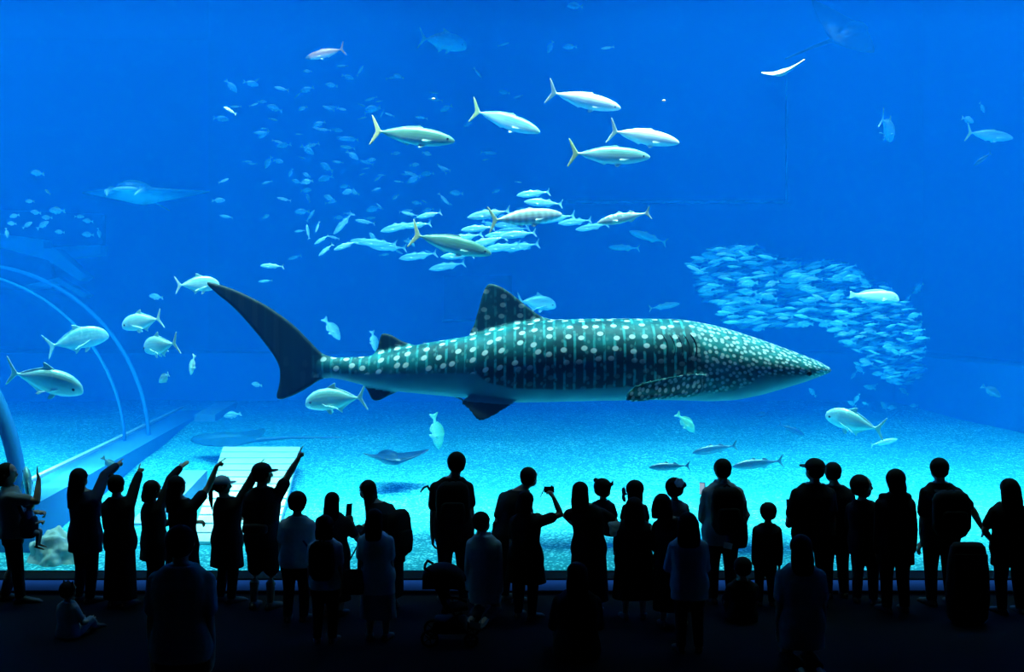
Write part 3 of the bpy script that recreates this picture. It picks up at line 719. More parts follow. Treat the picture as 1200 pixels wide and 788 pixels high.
for s, dx in ((-1, 0), (1, -14)):
    pts = [(604, 466, .22), (597, 474, .28), (583, 482, .36), (570, 488.5, .42), (560, 488, .44), (552, 478, .40), (542, 469.5, .34), (560, 462, .24)]
    slab(bm, smooth_poly([V((sx(x + dx), -s * -y, sz(z if s < 0 else 466 + (z - 466) * .55))) for x, z, y in pts], 3), V((0, 1, .5 * -s)), .07)
# near pectoral fin (towards the pane) and its twin
for s in (-1, 1):
    pts = [(834, 457, .48), (822, 444, .60), (810, 437, .70), (788, 438, .82), (764, 441.5, .94), (742, 446, 1.04), (728, 453, 1.10), (723, 459, 1.12), (730, 464, 1.10), (768, 461.5, .92), (806, 460, .70), (828, 459, .50)]
    slab(bm, smooth_poly([V((sx(x), s * y, sz(z))) for x, z, y in pts], 3), V((.1, s * .75, .66)), .09)
me = fuse(bm, .021, 3, .5)
# skin coordinates: length along the body, girth distance from the back; masks for belly and fins
side = lerp_table
LINE = [(340, 440), (366, 437), (400, 438), (480, 437.5), (560, 436.5), (572, 447), (600, 453.5), (660, 455), (724, 452), (770, 450), (830, 458), (850, 455.5), (866, 448), (877, 438.5), (917, 437), (945, 439), (953, 441), (970, 437)]
uv = []; pale = []; finm = []
for v in me.vertices:
    x, y, z = v.co; px = x / k_ + 620; py = 425 - z / k_
    tp, bt, w = lerp_table(SP, px)
    rh = (bt - tp) / 2 * k_; zc = (sz(tp) + sz(bt)) / 2
    f = 0.0
    if px < 396: f = 1.0 if px < 364 else (396 - px) / 32
    if py < tp - 1.5: f = max(f, min(.80 if px > 540 else .97, (tp - 1.5 - py) / 4)) if px < 660 else f
    if py > bt + 1.5 and px < 620: f = 1.0
    pec = abs(y) > w * 1.02 + .015 and 718 < px < 836 and py > 434
    ang = math.atan2(abs(y) / max(w, .05), (z - zc) / max(rh, .05))          # 0 on the back
    g = ang / PI * 2 * (rh + w) * .5 * 1.45
    if pec: uv.append((x + 20, z + abs(y) * .7 + 7, 0)); pale.append(0.0); finm.append(0.1); continue
    if f > .5 and px > 400: g = -z
    uv.append((x, g + (3 if y > 0 else 0), 0))
    lp, = lerp_table(LINE, px)
    pale.append(max(0.0, min(1.0, (py - lp) / 2.2 + .5)) * (1 - f)); finm.append(f)
at1 = me.attributes.new('skin_uv', 'FLOAT_VECTOR', 'POINT'); at1.data.foreach_set('vector', [c for t_ in uv for c in t_])
at2 = me.attributes.new('pale', 'FLOAT', 'POINT'); at2.data.foreach_set('value', pale)
at3 = me.attributes.new('finmask', 'FLOAT', 'POINT'); at3.data.foreach_set('value', finm)

ms = bpy.data.materials.new('whale shark skin'); ms.use_nodes = True
nt = ms.node_tree; L = nt.links.new; b = nt.nodes['Principled BSDF']; b.inputs['Roughness'].default_value = .55; b.inputs['Specular IOR Level'].default_value = .3
def nd(t, **kw):
    n = nt.nodes.new(t)
    for a, v in kw.items(): setattr(n, a, v)
    return n
def math_(op, a, c=None, clamp=False):
    n = nd('ShaderNodeMath', operation=op, use_clamp=clamp)
    for i, q in enumerate((a, c)):
        if q is None: continue
        if isinstance(q, (int, float)): n.inputs[i].default_value = q
        else: L(q, n.inputs[i])
    return n.outputs[0]
def attr(nm): n = nd('ShaderNodeAttribute'); n.attribute_name = nm; return n
U = attr('skin_uv').outputs['Vector']; PALE = attr('pale').outputs['Fac']; FIN = attr('finmask').outputs['Fac']
def smooth(x, a, c):
    n = nd('ShaderNodeMapRange'); n.interpolation_type = 'SMOOTHSTEP'; L(x, n.inputs['Value']); n.inputs['From Min'].default_value = a; n.inputs['From Max'].default_value = c; return n.outputs[0]
def vor(sx_, sy_, rnd_, r0, r1, off=(0, 0, 0)):
    mp = nd('ShaderNodeMapping'); L(U, mp.inputs['Vector']); mp.inputs['Scale'].default_value = (sx_, sy_, 1); mp.inputs['Location'].default_value = off
    v = nd('ShaderNodeTexVoronoi'); v.voronoi_dimensions = '2D'; v.inputs['Scale'].default_value = 1; v.inputs['Randomness'].default_value = rnd_; L(mp.outputs[0], v.inputs['Vector'])
    return smooth(v.outputs['Distance'], r1, r0), v
sp = nd('ShaderNodeSeparateXYZ'); L(U, sp.inputs[0]); X = sp.outputs['X']; G = sp.outputs['Y']
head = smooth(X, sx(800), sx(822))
tailm = smooth(X, sx(560), sx(470))
nz = nd('ShaderNodeTexNoise'); nz.inputs['Scale'].default_value = 2.2; nz.inputs['Detail'].default_value = 4; L(U, nz.inputs['Vector'])
nz2 = nd('ShaderNodeTexNoise'); nz2.inputs['Scale'].default_value = 9; nz2.inputs['Detail'].default_value = 3; L(U, nz2.inputs['Vector'])
big, vb = vor(1 / .215, 1 / .168, .58, .155, .235)
sml, _ = vor(1 / .15, 1 / .18, .85, .09, .17, (.4, .2, 0))
hd, _ = vor(1 / .078, 1 / .078, .75, .22, .40)
# pale bars between the spot columns
wv = nd('ShaderNodeTexWave'); wv.bands_direction = 'X'; wv.wave_profile = 'SIN'; wv.inputs['Scale'].default_value = 1 / (.215 * 2) * 2 * .318 * 3.1416 / 2; wv.inputs['Distortion'].default_value = .9; wv.inputs['Detail'].default_value = 2; L(U, wv.inputs['Vector'])
bars = math_('MULTIPLY', smooth(wv.outputs['Fac'], .72, .97), smooth(nz2.outputs['Fac'], .38, .58))
def mix(f, a, c, bt='MIX'):
    n = nd('ShaderNodeMix', data_type='RGBA', blend_type=bt)
    L(f, n.inputs['Factor']) if not isinstance(f, (int, float)) else setattr(n.inputs['Factor'], 'default_value', f)
    for q, s in ((a, 'A'), (c, 'B')):
        if isinstance(q, tuple): n.inputs[s].default_value = (*q, 1)
        else: L(q, n.inputs[s])
    return n.outputs['Result']
DARK, TEAL, PALE_TEAL = (.003, .016, .02), (.006, .26, .28), (.03, .44, .44)  # dark flank, body teal, brighter teal of the head
base = mix(smooth(nz.outputs['Fac'], .38, .68), (.001, .085, .10), TEAL)
# flank below the spots is darker: two long dark bands
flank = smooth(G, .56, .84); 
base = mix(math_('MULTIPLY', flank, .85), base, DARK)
base = mix(math_('MULTIPLY', head, .75), base, mix(smooth(nz2.outputs['Fac'], .35, .65), (.003, .15, .165), PALE_TEAL))
base = mix(math_('MULTIPLY', FIN, .92), base, (.003, .012, .016))
body = math_('SUBTRACT', 1.0, head)
nf = math_('SUBTRACT', 1.0, math_('MULTIPLY', FIN, .99))
c1 = mix(math_('MULTIPLY', math_('MULTIPLY', bars, body), math_('MULTIPLY', nf, .66)), base, (.08, .66, .68))
c2 = mix(math_('MULTIPLY', math_('MULTIPLY', sml, body), math_('MULTIPLY', nf, .30)), c1, (.30, .65, .60))
fade = math_('SUBTRACT', 1.0, math_('MULTIPLY', smooth(G, .66, .95), .85))
c3 = mix(math_('MULTIPLY', math_('MULTIPLY', big, body), math_('MULTIPLY', nf, fade)), c2, (.94, 1.0, .99))
c4 = mix(math_('MULTIPLY', hd, math_('MULTIPLY', head, .92)), c3, (.90, 1.0, .98))
c5 = mix(PALE, c4, mix(smooth(nz.outputs['Fac'], .3, .8), (.10, .27, .36), (.16, .36, .44)))  # underside shade and blue water light put into the belly colour
L(c5, b.inputs['Base Color'])
shark = link('whale_shark', me, ms); shark.location = SO
tag(shark, 'huge whale shark with white spots and tall dark tail crossing the tank', 'whale shark')
for s in (-1, 1):
    tp, bt, w = lerp_table(SP, 932); bm = bmesh.new()
    ellipsoid(bm, V((sx(932), s * (w - .012), sz(436))), V((.035, 0, 0)), V((0, .02, 0)), V((0, 0, .035)), 14, 8)
    o = obj('eye', bm, M_eye, shark, True)
    for q in range(5):
        px = 801 - q * 8; pts = []
        tp, bt, w = lerp_table(SP, px); zc = (tp + bt) / 2; rh = (bt - tp) / 2
        for j in range(9):
            py = 392 + 26 * j / 8; zz = (py - zc) / rh
            yy = w * (max(0, 1 - abs(zz) ** 2.25)) ** (1 / 2.25)
            pts.append(V((sx(px + (4 * (1 - (j / 4 - 1) ** 2)) + j * .4), s * (yy + .002), sz(py))))
        if q == 0:
            bm = bmesh.new(); tube(bm, pts, [.004] + [.009] * 7 + [.004], 6)
        else:
            bm = bmesh.new(); tube(bm, pts, [.002] + [.005] * 7 + [.002], 6)
        obj('gill_slit', bm, mat('gill shadow', (.006, .02, .025), .9, .1), shark, True)
# ================================================================ PEOPLE
def gauze(name, col):
    m = bpy.data.materials.new(name); m.use_nodes = True; nt = m.node_tree; b = nt.nodes['Principled BSDF']
    b.inputs['Base Color'].default_value = (*col, 1); b.inputs['Roughness'].default_value = .9; b.inputs['Specular IOR Level'].default_value = .1
    t = nt.nodes.new('ShaderNodeBsdfTranslucent'); t.inputs['Color'].default_value = (*col, 1); mx = nt.nodes.new('ShaderNodeMixShader'); mx.inputs['Fac'].default_value = .6
    nt.links.new(b.outputs[0], mx.inputs[1]); nt.links.new(t.outputs[0], mx.inputs[2]); nt.links.new(mx.outputs[0], nt.nodes['Material Output'].inputs['Surface']); return m
M_gauze = gauze('thin white gauze', (.7, .75, .75))
M_skin = mat('skin', (.42, .27, .20), .55, .35)
def cloth(name, col, rough=.9): return mat(name, col, rough, .15, noise=.18, nscale=25, bump=.15)
C_ = dict(black=cloth('black cloth', (.018, .018, .022)), navy=cloth('navy cloth', (.02, .03, .07)), char=cloth('charcoal cloth', (.04, .042, .05)), white=cloth('white cloth', (.62, .66, .70)),
          grey=cloth('grey cloth', (.28, .31, .34)), denim=cloth('dark denim', (.03, .045, .09)), brown=cloth('brown cloth', (.06, .04, .03)), olive=cloth('olive cloth', (.05, .055, .035)),
          pale=cloth('pale blue cloth', (.34, .42, .50)), red=cloth('dark red cloth', (.09, .02, .025)))
M_hair = mat('dark hair', (.010, .009, .009), .8, .15, noise=.3, nscale=60)
M_shoe = mat('shoe leather', (.05, .05, .055), .5, .3)
M_cap = mat('cap cloth', (.30, .38, .45), .85, .2); M_capd = mat('dark cap cloth', (.02, .02, .025), .85, .2)
UP = V((0, 0, 1))

def hand(bm, w, d, nrm, side, pose, s):
    """palm, four unequal fingers and a thumb; w wrist, d pointing direction, nrm back of the hand, s hand length"""
    d = d.normalized(); a = (nrm - d * nrm.dot(d)); a = a.normalized() if a.length > 1e-4 else frame(d)[2]
    b = d.cross(a) * side                                            # towards the thumb
    pl = s * .50
    secs = [(w, b * s * .15, a * s * .10), (w + d * pl * .35, b * s * .20, a * s * .095), (w + d * pl * .8, b * s * .23, a * s * .085), (w + d * pl, b * s * .21, a * s * .065)]
    loft(bm, secs, 10, 2.4)
    r = max(s * .052, .0098)
    for i, (off, ln) in enumerate(((.155, .42), (.055, .47), (-.05, .43), (-.15, .34))):
        base = w + d * pl * .9 + b * s * off
        if pose == 'point': cu = (8, 6, 4) if i == 0 else (75, 85, 55)
        elif pose == 'open': cu = (6, 8, 6)
        elif pose == 'grip': cu = (48, 60, 45)
        else: cu = (16 + 5 * i, 24, 16)
        spread = (off * (.5 if pose == 'open' else .15))
        dd = (d + b * spread).normalized(); q = base; pts = [base - dd * s * .12, base]; ang = 0
        for k, fr in enumerate((.45, .31, .24)):
            ang += cu[k]
            q = q + (dd * math.cos(R(ang)) - a * math.sin(R(ang))) * (s * ln * fr); pts.append(q)
        tube(bm, pts, [r * 1.05, r * 1.05, r, r * .92, r * .8], 7)
    tb = w + d * pl * .28 + b * s * .16
    if pose == 'point' or pose == 'grip': tp = [tb, tb + b * s * .10 + d * s * .16 - a * s * .06, tb + b * s * .04 + d * s * .30 - a * s * .13]
    else: tp = [tb, tb + b * s * .15 + d * s * .14, tb + b * s * .22 + d * s * .32 - a * s * .02]
    tube(bm, [w + d * pl * .15] + tp, [r * 1.3, r * 1.3, r * 1.1, r * .85], 7)

def person(label, x, top, D, face=0, hs=.146, bw=1.0, headx=None, shx=None, hipx=None, lean=0.0, hface=None, arms=None, hair='short', top_=('tee', 'black'), bottom=('trousers', 'black'),
           hat=None, pose='stand', group=None, hairm=None, stride=0.0, headdrop=0.0, voxel=.0085, name='person', base_z=0.0, shoe=True, hairlen=1.5, hairw=1.0):
    """x, top: pixel column of the feet and pixel row of the crown, D: distance from the camera"""
    k = D / F
    B = V(((x - 600) * k, CAMY + D, base_z))
    ztop = CAMZ - (top - 394) * k - base_z
    H = {'stand': ztop, 'kneel': ztop / .76, 'sit': ztop / .56, 'carried': ztop}[pose]
    if pose == 'carried': H = lean_h = ztop          # base_z lifts the whole child
    drop = H - ztop
    hh = hs * H; C = H - hh
    f = V((math.sin(R(face)), math.cos(R(face)), 0)); r = V((math.cos(R(face)), -math.sin(R(face)), 0))
    hf_ = face if hface is None else hface
    hf = V((math.sin(R(hf_)), math.cos(R(hf_)), 0)); hr = V((math.cos(R(hf_)), -math.sin(R(hf_)), 0))
    px = lambda q: V(((q - x) * k, 0, 0))
    ho = px(headx) if headx is not None else V((0, 0, 0))
    so_ = px(shx) if shx is not None else ho * .75
    po = px(hipx) if hipx is not None else V((0, 0, 0))
    so_ = so_ + f * lean * .55; ho = ho + f * lean
    def sp(z):                                                       # spine offset at height fraction of C
        if z <= .6: return po * min(1, z / .55)
        if z <= .93: t = (z - .6) / .33; return po * (1 - t) + so_ * t
        t = min(1, (z - .93) / .12); return so_ * (1 - t) + ho * t
    def P(z, off=V((0, 0, 0))): return sp(z) + V((0, 0, z * C - drop)) + off
    kid = max(0, min(1, (hs - .146) / .06))
    TW = [(.50, .088, .062), (.56, .104, .070), (.62, .103, .068), (.71, .086, .060), (.80, .098, .068), (.87, .103, .066), (.91, .098, .054), (.94, .078, .046), (.965, .054, .042), (.985, .040, .038)]
    def torso(bm, z0, z1, infl, wx=1.0, dx=1.0, flare=0.0):
        secs = []; n = 14
        for i in range(n + 1):
            z = z0 + (z1 - z0) * i / n; w, d = lerp_table(TW, z)
            fl = flare * max(0, (.74 - z)) * H
            tz = (.04 * f * H * .0)
            secs.append((P(z), r * (w * H * bw * wx + infl + fl), f * (d * H * (bw * .5 + .5) * dx + infl + fl * .7)))
        loft(bm, secs, 20, 2.3)
    sw = .092 * H * bw
    S = {s: P(.892, r * s * sw) for s in (-1, 1)}
    ua, fa, hl = .178 * H, .150 * H, .116 * H * (1 + .05 * kid)
    AR = {}
    for s, nm in ((-1, 'L'), (1, 'R')):
        sp_ = (arms or {}).get(nm)
        if sp_ is None or isinstance(sp_, str):
            if sp_ == 'front':                                       # bent, hands held before the chest
                E = S[s] + r * s * .035 * H + f * .05 * H + V((0, 0, -.165 * H)); W = E - r * s * .07 * H + f * .125 * H + V((0, 0, .03 * H)); T = W - r * s * .4 * hl + f * .8 * hl; ps = 'grip'
            elif sp_ == 'akimbo':
                E = S[s] + r * s * .10 * H - f * .03 * H + V((0, 0, -.14 * H)); W = E - r * s * .08 * H + f * .08 * H + V((0, 0, -.09 * H)); T = W - r * s * hl * .6 + f * .3 * hl; ps = 'relax'
            elif sp_ == 'knees':
                E = S[s] + r * s * .03 * H + f * .06 * H + V((0, 0, -.15 * H)); W = E - r * s * .03 * H + f * .13 * H + V((0, 0, -.02 * H)); T = W + f * hl; ps = 'relax'
            else:
                E = S[s] + r * s * .018 * H + V((0, 0, -ua)) - f * .01 * H; W = E + r * s * .004 * H + f * .02 * H + V((0, 0, -fa)); T = W + V((0, 0, -hl)) + f * .01 * H; ps = 'relax'
        else:
            (ex, ey, ed), (wx, wy, wd), (tx, ty, td), ps = sp_
            q = lambda a, b_, c: at(a, b_, D + c) - B
            E, W, T = q(ex, ey, ed), q(wx, wy, wd), q(tx, ty, td)
        AR[s] = (E, W, T, ps)
    # legs
    LG = {}
    for s in (-1, 1):
        hp = P(.545, r * s * .050 * H * bw)
        if pose in ('stand',):
            kn = V((0, 0, .29 * C)) + r * s * .054 * H * bw + po * .5 + f * (.012 * H + s * stride * .3 * H); an = V((0, 0, .05 * C)) + r * s * .058 * H * bw + f * (-.012 * H + s * stride * H); td = f + r * s * .18
        elif pose == 'kneel':
            kn = V((0, 0, .045 * H)) + r * s * .065 * H + f * .10 * H; an = V((0, 0, .045 * H)) + r * s * .05 * H - f * .15 * H; td = -f + V((0, 0, -.2))
        elif pose == 'sit':
            kn = hp + f * .20 * H + r * s * .05 * H + V((0, 0, .13 * H)); an = V((0, 0, .045 * H)) + r * s * .04 * H + f * .30 * H; td = f
        else:                                                        # carried: thighs forward, shins hanging
            kn = hp + f * .16 * H + r * s * .06 * H + V((0, 0, -.05 * H)); an = kn + V((0, 0, -.2 * H)) - f * .02 * H; td = f + V((0, 0, -.3))
        LG[s] = (hp, kn, an, td.normalized())
    root = empty(name, B, label, 'person', group)
    # ---------------- body: ONE surface
    bm = bmesh.new()
    torso(bm, .50, .985, 0)
    hw, hd = hh * .385 * (1 + .08 * kid), hh * .43
    hc = P(1.0) + V((0, 0, hh * .5)); hc = ho + V((0, 0, C + hh * .5 - drop)) - V((0, 0, headdrop))
    tube(bm, [P(.94), P(.98) * .5 + (hc - V((0, 0, hh * .45))) * .5 - hf * hh * .05, hc - UP * hh * .25 - hf * hh * .05], [.042 * H, .034 * H, .034 * H], 12)
    ellipsoid(bm, hc + UP * hh * .10 - hf * hh * .03, hr * hw, hf * hd, UP * hh * .40, 18, 12)              # skull
    ellipsoid(bm, hc - UP * hh * .20 + hf * hh * .10, hr * hw * .80, hf * hd * .72, UP * hh * .30, 16, 10)   # jaw
    tube(bm, [hc + UP * hh * .06 + hf * hd * .92, hc - UP * hh * .10 + hf * hd * 1.10, hc - UP * hh * .14 + hf * hd * 1.0], [hh * .035, hh * .055, hh * .05], 8)     # nose
    ellipsoid(bm, hc - UP * hh * .255 + hf * hd * .80, hr * hh * .13, hf * hh * .06, UP * hh * .035, 10, 6)   # lips
    ellipsoid(bm, hc - UP * hh * .40 + hf * hd * .62, hr * hh * .11, hf * hh * .10, UP * hh * .08, 10, 6)     # chin
    ellipsoid(bm, hc + UP * hh * .12 + hf * hd * .82, hr * hw * .75, hf * hh * .06, UP * hh * .04, 10, 6)     # brow
    for s in (-1, 1):
        ellipsoid(bm, hc - UP * hh * .02 + hr * s * hw * 1.0 - hf * hh * .03, hr * hh * .035, hf * hh * .07, UP * hh * .115, 8, 6)   # ear
        E, W, T, ps = AR[s]
        tube(bm, [S[s] - r * s * .02 * H, S[s], S[s] * .5 + E * .5, E], [.036 * H, .034 * H, .029 * H, .025 * H], 10)
        tube(bm, [E, E * .65 + W * .35, W], [.025 * H, .025 * H, .0165 * H], 10)
        dv = T - W; nn = {'point': UP - f * .2, 'open': -f, 'grip': UP}.get(ps, r * s)
        hand(bm, W - dv.normalized() * .01 * H, dv, nn, -s if ps != 'relax' else -s, ps, hl)
        hp, kn, an, td = LG[s]
        tube(bm, [hp + UP * .01 * H, hp * .5 + kn * .5, kn], [.056 * H * bw, .046 * H, .033 * H], 12)
        tube(bm, [kn, kn * .68 + an * .32 - f * .008 * H * (1 if pose == 'stand' else 0), an], [.033 * H, .034 * H, .021 * H], 12)
        fz = an + V((0, 0, -.022 * H)) if pose != 'kneel' else an
        tube(bm, [fz - td * .025 * H, fz + td * .05 * H - UP * .006 * H, fz + td * .115 * H - UP * .012 * H], [.021 * H, .020 * H, .012 * H], 10)
    body = link('body', fuse(bm, max(voxel, .0058 * 1.0), 2, .45), M_skin, root)
    # ---------------- top garment
    kind, colr = top_[0], top_[1]; hem = top_[2] if len(top_) > 2 else .52; flare = top_[3] if len(top_) > 3 else .05
    bm = bmesh.new(); loose = .016 * H if kind in ('tee', 'dress', 'puff') else .021 * H
    if pose == 'sit': hem = max(hem, .53)
    if pose == 'kneel': hem = max(hem, .40)
    zlo = max(hem, .50)
    torso(bm, zlo, .975, loose, 1.02, 1.05, flare)
    if hem < .5:                                                     # skirt part of a dress or long coat
        w, d = lerp_table(TW, .52); secs = []
        for i in range(9):
            z = .56 + (hem - .56) * i / 8; fl = flare * (.74 - z) * H
            secs.append((P(z), r * (w * H * bw * 1.02 + loose + fl), f * (d * H + loose + fl * .8)))
        loft(bm, secs, 20, 2.2)
    for s in (-1, 1):
        E, W, T, ps = AR[s]
        tube(bm, [P(.925, r * s * sw * .35), P(.905, r * s * sw * .75), S[s] - UP * .006 * H], [.036 * H, .040 * H, .038 * H + loose * .3], 12)
        if kind in ('tee', 'dress'): tube(bm, [S[s], S[s] * .38 + E * .62], [.037 * H + loose * .4, .035 * H + loose * .6], 12)
        elif kind == 'puff': tube(bm, [S[s], S[s] * .55 + E * .45, S[s] * .2 + E * .8], [.044 * H, .068 * H, .045 * H], 12)
        elif kind != 'vest': tube(bm, [S[s], S[s] * .5 + E * .5, E, E * .5 + W * .5, W * .94 + E * .06], [.037 * H + loose * .4, .035 * H + loose * .4, .031 * H + loose * .4, .029 * H + loose * .35, .022 * H + loose * .45], 12)
    if kind == 'hoodie':
        ellipsoid(bm, P(.965) - f * .045 * H, r * .085 * H, f * .05 * H, UP * .05 * H, 16, 8)
        tube(bm, [P(.955, r * .09 * H), P(.965, -f * .07 * H), P(.955, -r * .09 * H)], .028 * H, 10)
    if kind == 'collar':
        tube(bm, [P(.985, r * .042 * H + f * .02 * H), P(.995, -f * .045 * H), P(.985, -r * .042 * H + f * .02 * H)], .016 * H, 8)
    g = link({'tee': 't_shirt', 'dress': 'dress', 'puff': 'puff_sleeved_dress', 'hoodie': 'hooded_jacket', 'long': 'long_sleeved_top', 'jacket': 'jacket', 'collar': 'shirt', 'vest': 'vest'}[kind], fuse(bm, .012, 2), C_[colr], root)
    # ---------------- bottom garment
    if bottom:
        kind, colr = bottom[0], bottom[1]; bm = bmesh.new()
        if kind in ('trousers', 'shorts'):
            secs = []
            for i in range(7):
                z = .49 + .16 * i / 6; w, d = lerp_table(TW, z); secs.append((P(z), r * (w * H * bw + .009 * H), f * (d * H + .009 * H)))
            loft(bm, secs, 20, 2.3)
            for s in (-1, 1):
                hp, kn, an, td = LG[s]
                if kind == 'trousers': tube(bm, [hp, hp * .5 + kn * .5, kn, kn * .5 + an * .5, an + (kn - an).normalized() * .012 * H], [.064 * H * bw, .056 * H, .045 * H, .041 * H, .036 * H], 14)
                else: tube(bm, [hp, hp * .5 + kn * .5, kn * .85 + hp * .15], [.064 * H * bw, .060 * H, .057 * H], 14)
        else:
            hem = bottom[2] if len(bottom) > 2 else .28; fl = bottom[3] if len(bottom) > 3 else .12; secs = []
            for i in range(10):
                z = .68 + (hem - .68) * i / 9; w, d = lerp_table(TW, max(z, .54)); e = fl * (.68 - z) * H
                secs.append((P(z), r * (w * H * bw + .010 * H + e), f * (d * H + .010 * H + e * .8)))
            loft(bm, secs, 20, 2.2)
        link(kind if kind != 'skirt' else 'skirt', fuse(bm, .013, 2), C_[colr], root)
    if shoe:
        for s in (-1, 1):
            hp, kn, an, td = LG[s]; bm = bmesh.new(); lat = td.cross(UP).normalized(); fz = an + V((0, 0, -.028 * H)) if pose != 'kneel' else an
            upv = UP if pose != 'kneel' else f
            c0 = fz - td * .042 * H; secs = []
            for t, w, h in ((0, .020, .040), (.12, .028, .062), (.3, .031, .066), (.55, .033, .050), (.85, .030, .036), (1.0, .016, .018)):
                secs.append((c0 + td * .19 * H * t + upv * (-.024 * H + h * H * .5), lat * w * H, upv * h * H * .5))
            loft(bm, secs, 14, 2.6); obj('shoe', bm, M_shoe, root, True)
    # ---------------- hair
    hm = hairm or M_hair
    if hair:
        bm = bmesh.new()
        ellipsoid(bm, hc + UP * hh * .09 - hf * hh * .09, hr * hw * 1.13, hf * hd * 1.02, UP * hh * .45, 20, 12)
        ellipsoid(bm, hc - UP * hh * .12 - hf * hh * .14, hr * hw * 1.02, hf * hd * .80, UP * hh * .30, 18, 10)
        def fall(length, wtop, wmid, wbot, back=.16):
            secs = []
            for i in range(10):
                t = i / 9; z = .15 - length * t
                w = wtop + (wmid - wtop) * min(1, t * 2) if t < .5 else wmid + (wbot - wmid) * (t - .5) * 2
                c = hc + UP * hh * z - hf * hh * (back + .16 * min(1, t * 1.6))
                if z < -.5: c = c + (P(.9) - P(1.0)) * 0
                secs.append((c, hr * hh * w * hairw, hf * hh * (.30 - .10 * t)))
            loft(bm, secs, 18, 2.4)
        if hair == 'bob': fall(.78, .40, .47, .44)
        if hair in ('long', 'longflower'): fall(hairlen, .40, .46, .40)
        if hair == 'bun': ellipsoid(bm, hc + UP * hh * .46 - hf * hh * .30, hr * hh * .17, hf * hh * .17, UP * hh * .17, 14, 8)
        if hair == 'sidebun': ellipsoid(bm, hc + UP * hh * .43 - hr * hh * .33, hr * hh * .17, hf * hh * .17, UP * hh * .16, 14, 8)
        if hair == 'flowerbun': ellipsoid(bm, hc + UP * hh * .14 + hr * hh * .46, hr * hh * .17, hf * hh * .18, UP * hh * .16, 14, 8)
        if hair == 'pigtails':
            ellipsoid(bm, hc + UP * hh * .38 - hr * hh * .44, hr * hh * .14, hf * hh * .14, UP * hh * .13, 12, 8)
            tube(bm, [hc + UP * hh * .2 + hr * hh * .36, hc + UP * hh * .24 + hr * hh * .52, hc + UP * hh * .42 + hr * hh * .56], [hh * .10, hh * .09, hh * .03], 8)
        if hair == 'ponytail':
            tube(bm, [hc + UP * hh * .10 - hf * hh * .46, hc - hf * hh * .66 - UP * hh * .15, hc - hf * hh * .62 - UP * hh * .75, hc - hf * hh * .55 - UP * hh * 1.35], [hh * .10, hh * .14, hh * .13, hh * .03], 10)
        if hair == 'tuft':
            for a in (-.3, 0, .3): tube(bm, [hc + UP * hh * .4 + hr * hh * a, hc + UP * hh * .6 + hr * hh * a * 1.3], [hh * .1, hh * .03], 8)
        link('hair', fuse(bm, .011, 2), hm, root)
    if hat:
        mcol, ang = hat; bd = V((math.sin(R(ang)), math.cos(R(ang)), 0)); br = bd.cross(UP)
        bm = bmesh.new(); rings = []
        for t in range(8):
            e = PI / 2 * t / 7.6; rings.append(ring(bm, hc + UP * (hh * .14 + hh * .41 * math.sin(e)) - hf * hh * .06, br * hw * 1.2 * math.cos(e), bd * hd * 1.12 * math.cos(e), 20))
        rings = [ring(bm, hc + UP * hh * .08 - hf * hh * .06, br * hw * 1.18, bd * hd * 1.10, 20)] + rings
        skin(bm, rings); cap_ = obj('cap', bm, mcol, root, True)
        bm = bmesh.new(); o0 = hc + UP * hh * .13 - hf * hh * .06; outl = []
        for t in range(13):
            a = PI * (t / 12) ; outl.append(o0 + br * hw * 1.05 * math.cos(a) + bd * (hd * .85 + hh * .42 * math.sin(a)) + UP * hh * .03 * math.sin(a))
        slab(bm, outl, UP + bd * .1, .012); obj('brim', bm, mcol, cap_, False)
    root['_h'] = H
    INFO = dict(B=B, f=f, r=r, H=H, hc=hc, hh=hh, hr=hr, hf=hf, S=S, P=P, AR=AR, root=root, C=C, hw=hw, D=D)
    del root['_h']
    return INFO

# ---------------------------------------------------------------- things people carry
def backpack(label, I, w=.17, h=.25, d=.11, m='black', zc=.80, off=.07, straps=True):
    H, f, r, B = I['H'], I['f'], I['r'], I['B']
    w, h, d = w * H, h * H, d * H
    c = B + I['P'](zc) - f * (off * H + d / 2 + .022 * H)
    root = empty('backpack', c, label, 'backpack'); ax = (r, f, UP)
    bm = bmesh.new(); secs = []
    for t in (-.5, -.46, -.3, 0, .3, .42, .5):
        q = 1 - (abs(t) * 2) ** 6 * .45; secs.append((UP * h * t - f * d * .10 * (1 - abs(t)), r * w / 2 * q, f * d / 2 * (1 - .25 * (t + .5)) * q))
    loft(bm, secs, 22, 3.2); obj('bag_body', bm, C_[m], root, True)
    bm = bmesh.new(); secs = []
    for t in (-.5, -.42, 0, .42, .5):
        q = 1 - (abs(t) * 2) ** 6 * .4; secs.append((UP * (h * (-.16 + t * .5)) - f * d * .55, r * w * .38 * q, f * d * .14 * q))
    loft(bm, secs, 18, 3.2); obj('front_pocket', bm, C_[m], root, True)
    if straps:
        for s in (-1, 1):
            bm = bmesh.new()
            pts = [UP * h * .44 + r * s * w * .26 + f * d * .4, I['S'][s] * .72 + I['S'][-s] * .28 + UP * .042 * H + B - c - f * .02 * H, I['S'][s] * .74 + I['S'][-s] * .26 + f * .078 * H - UP * .05 * H + B - c]
            secs = [(p, r * .018 * H, frame((pts[min(i + 1, 2)] - pts[max(i - 1, 0)]), r)[2] * .006 * H) for i, p in enumerate(pts)]
            loft(bm, secs, 10, 3); obj('strap', bm, C_[m], root)
        bm = bmesh.new(); tube(bm, [UP * h * .49 - r * w * .12, UP * h * .56, UP * h * .49 + r * w * .12], .006 * H, 8); obj('grab_handle', bm, C_[m], root)
    return root
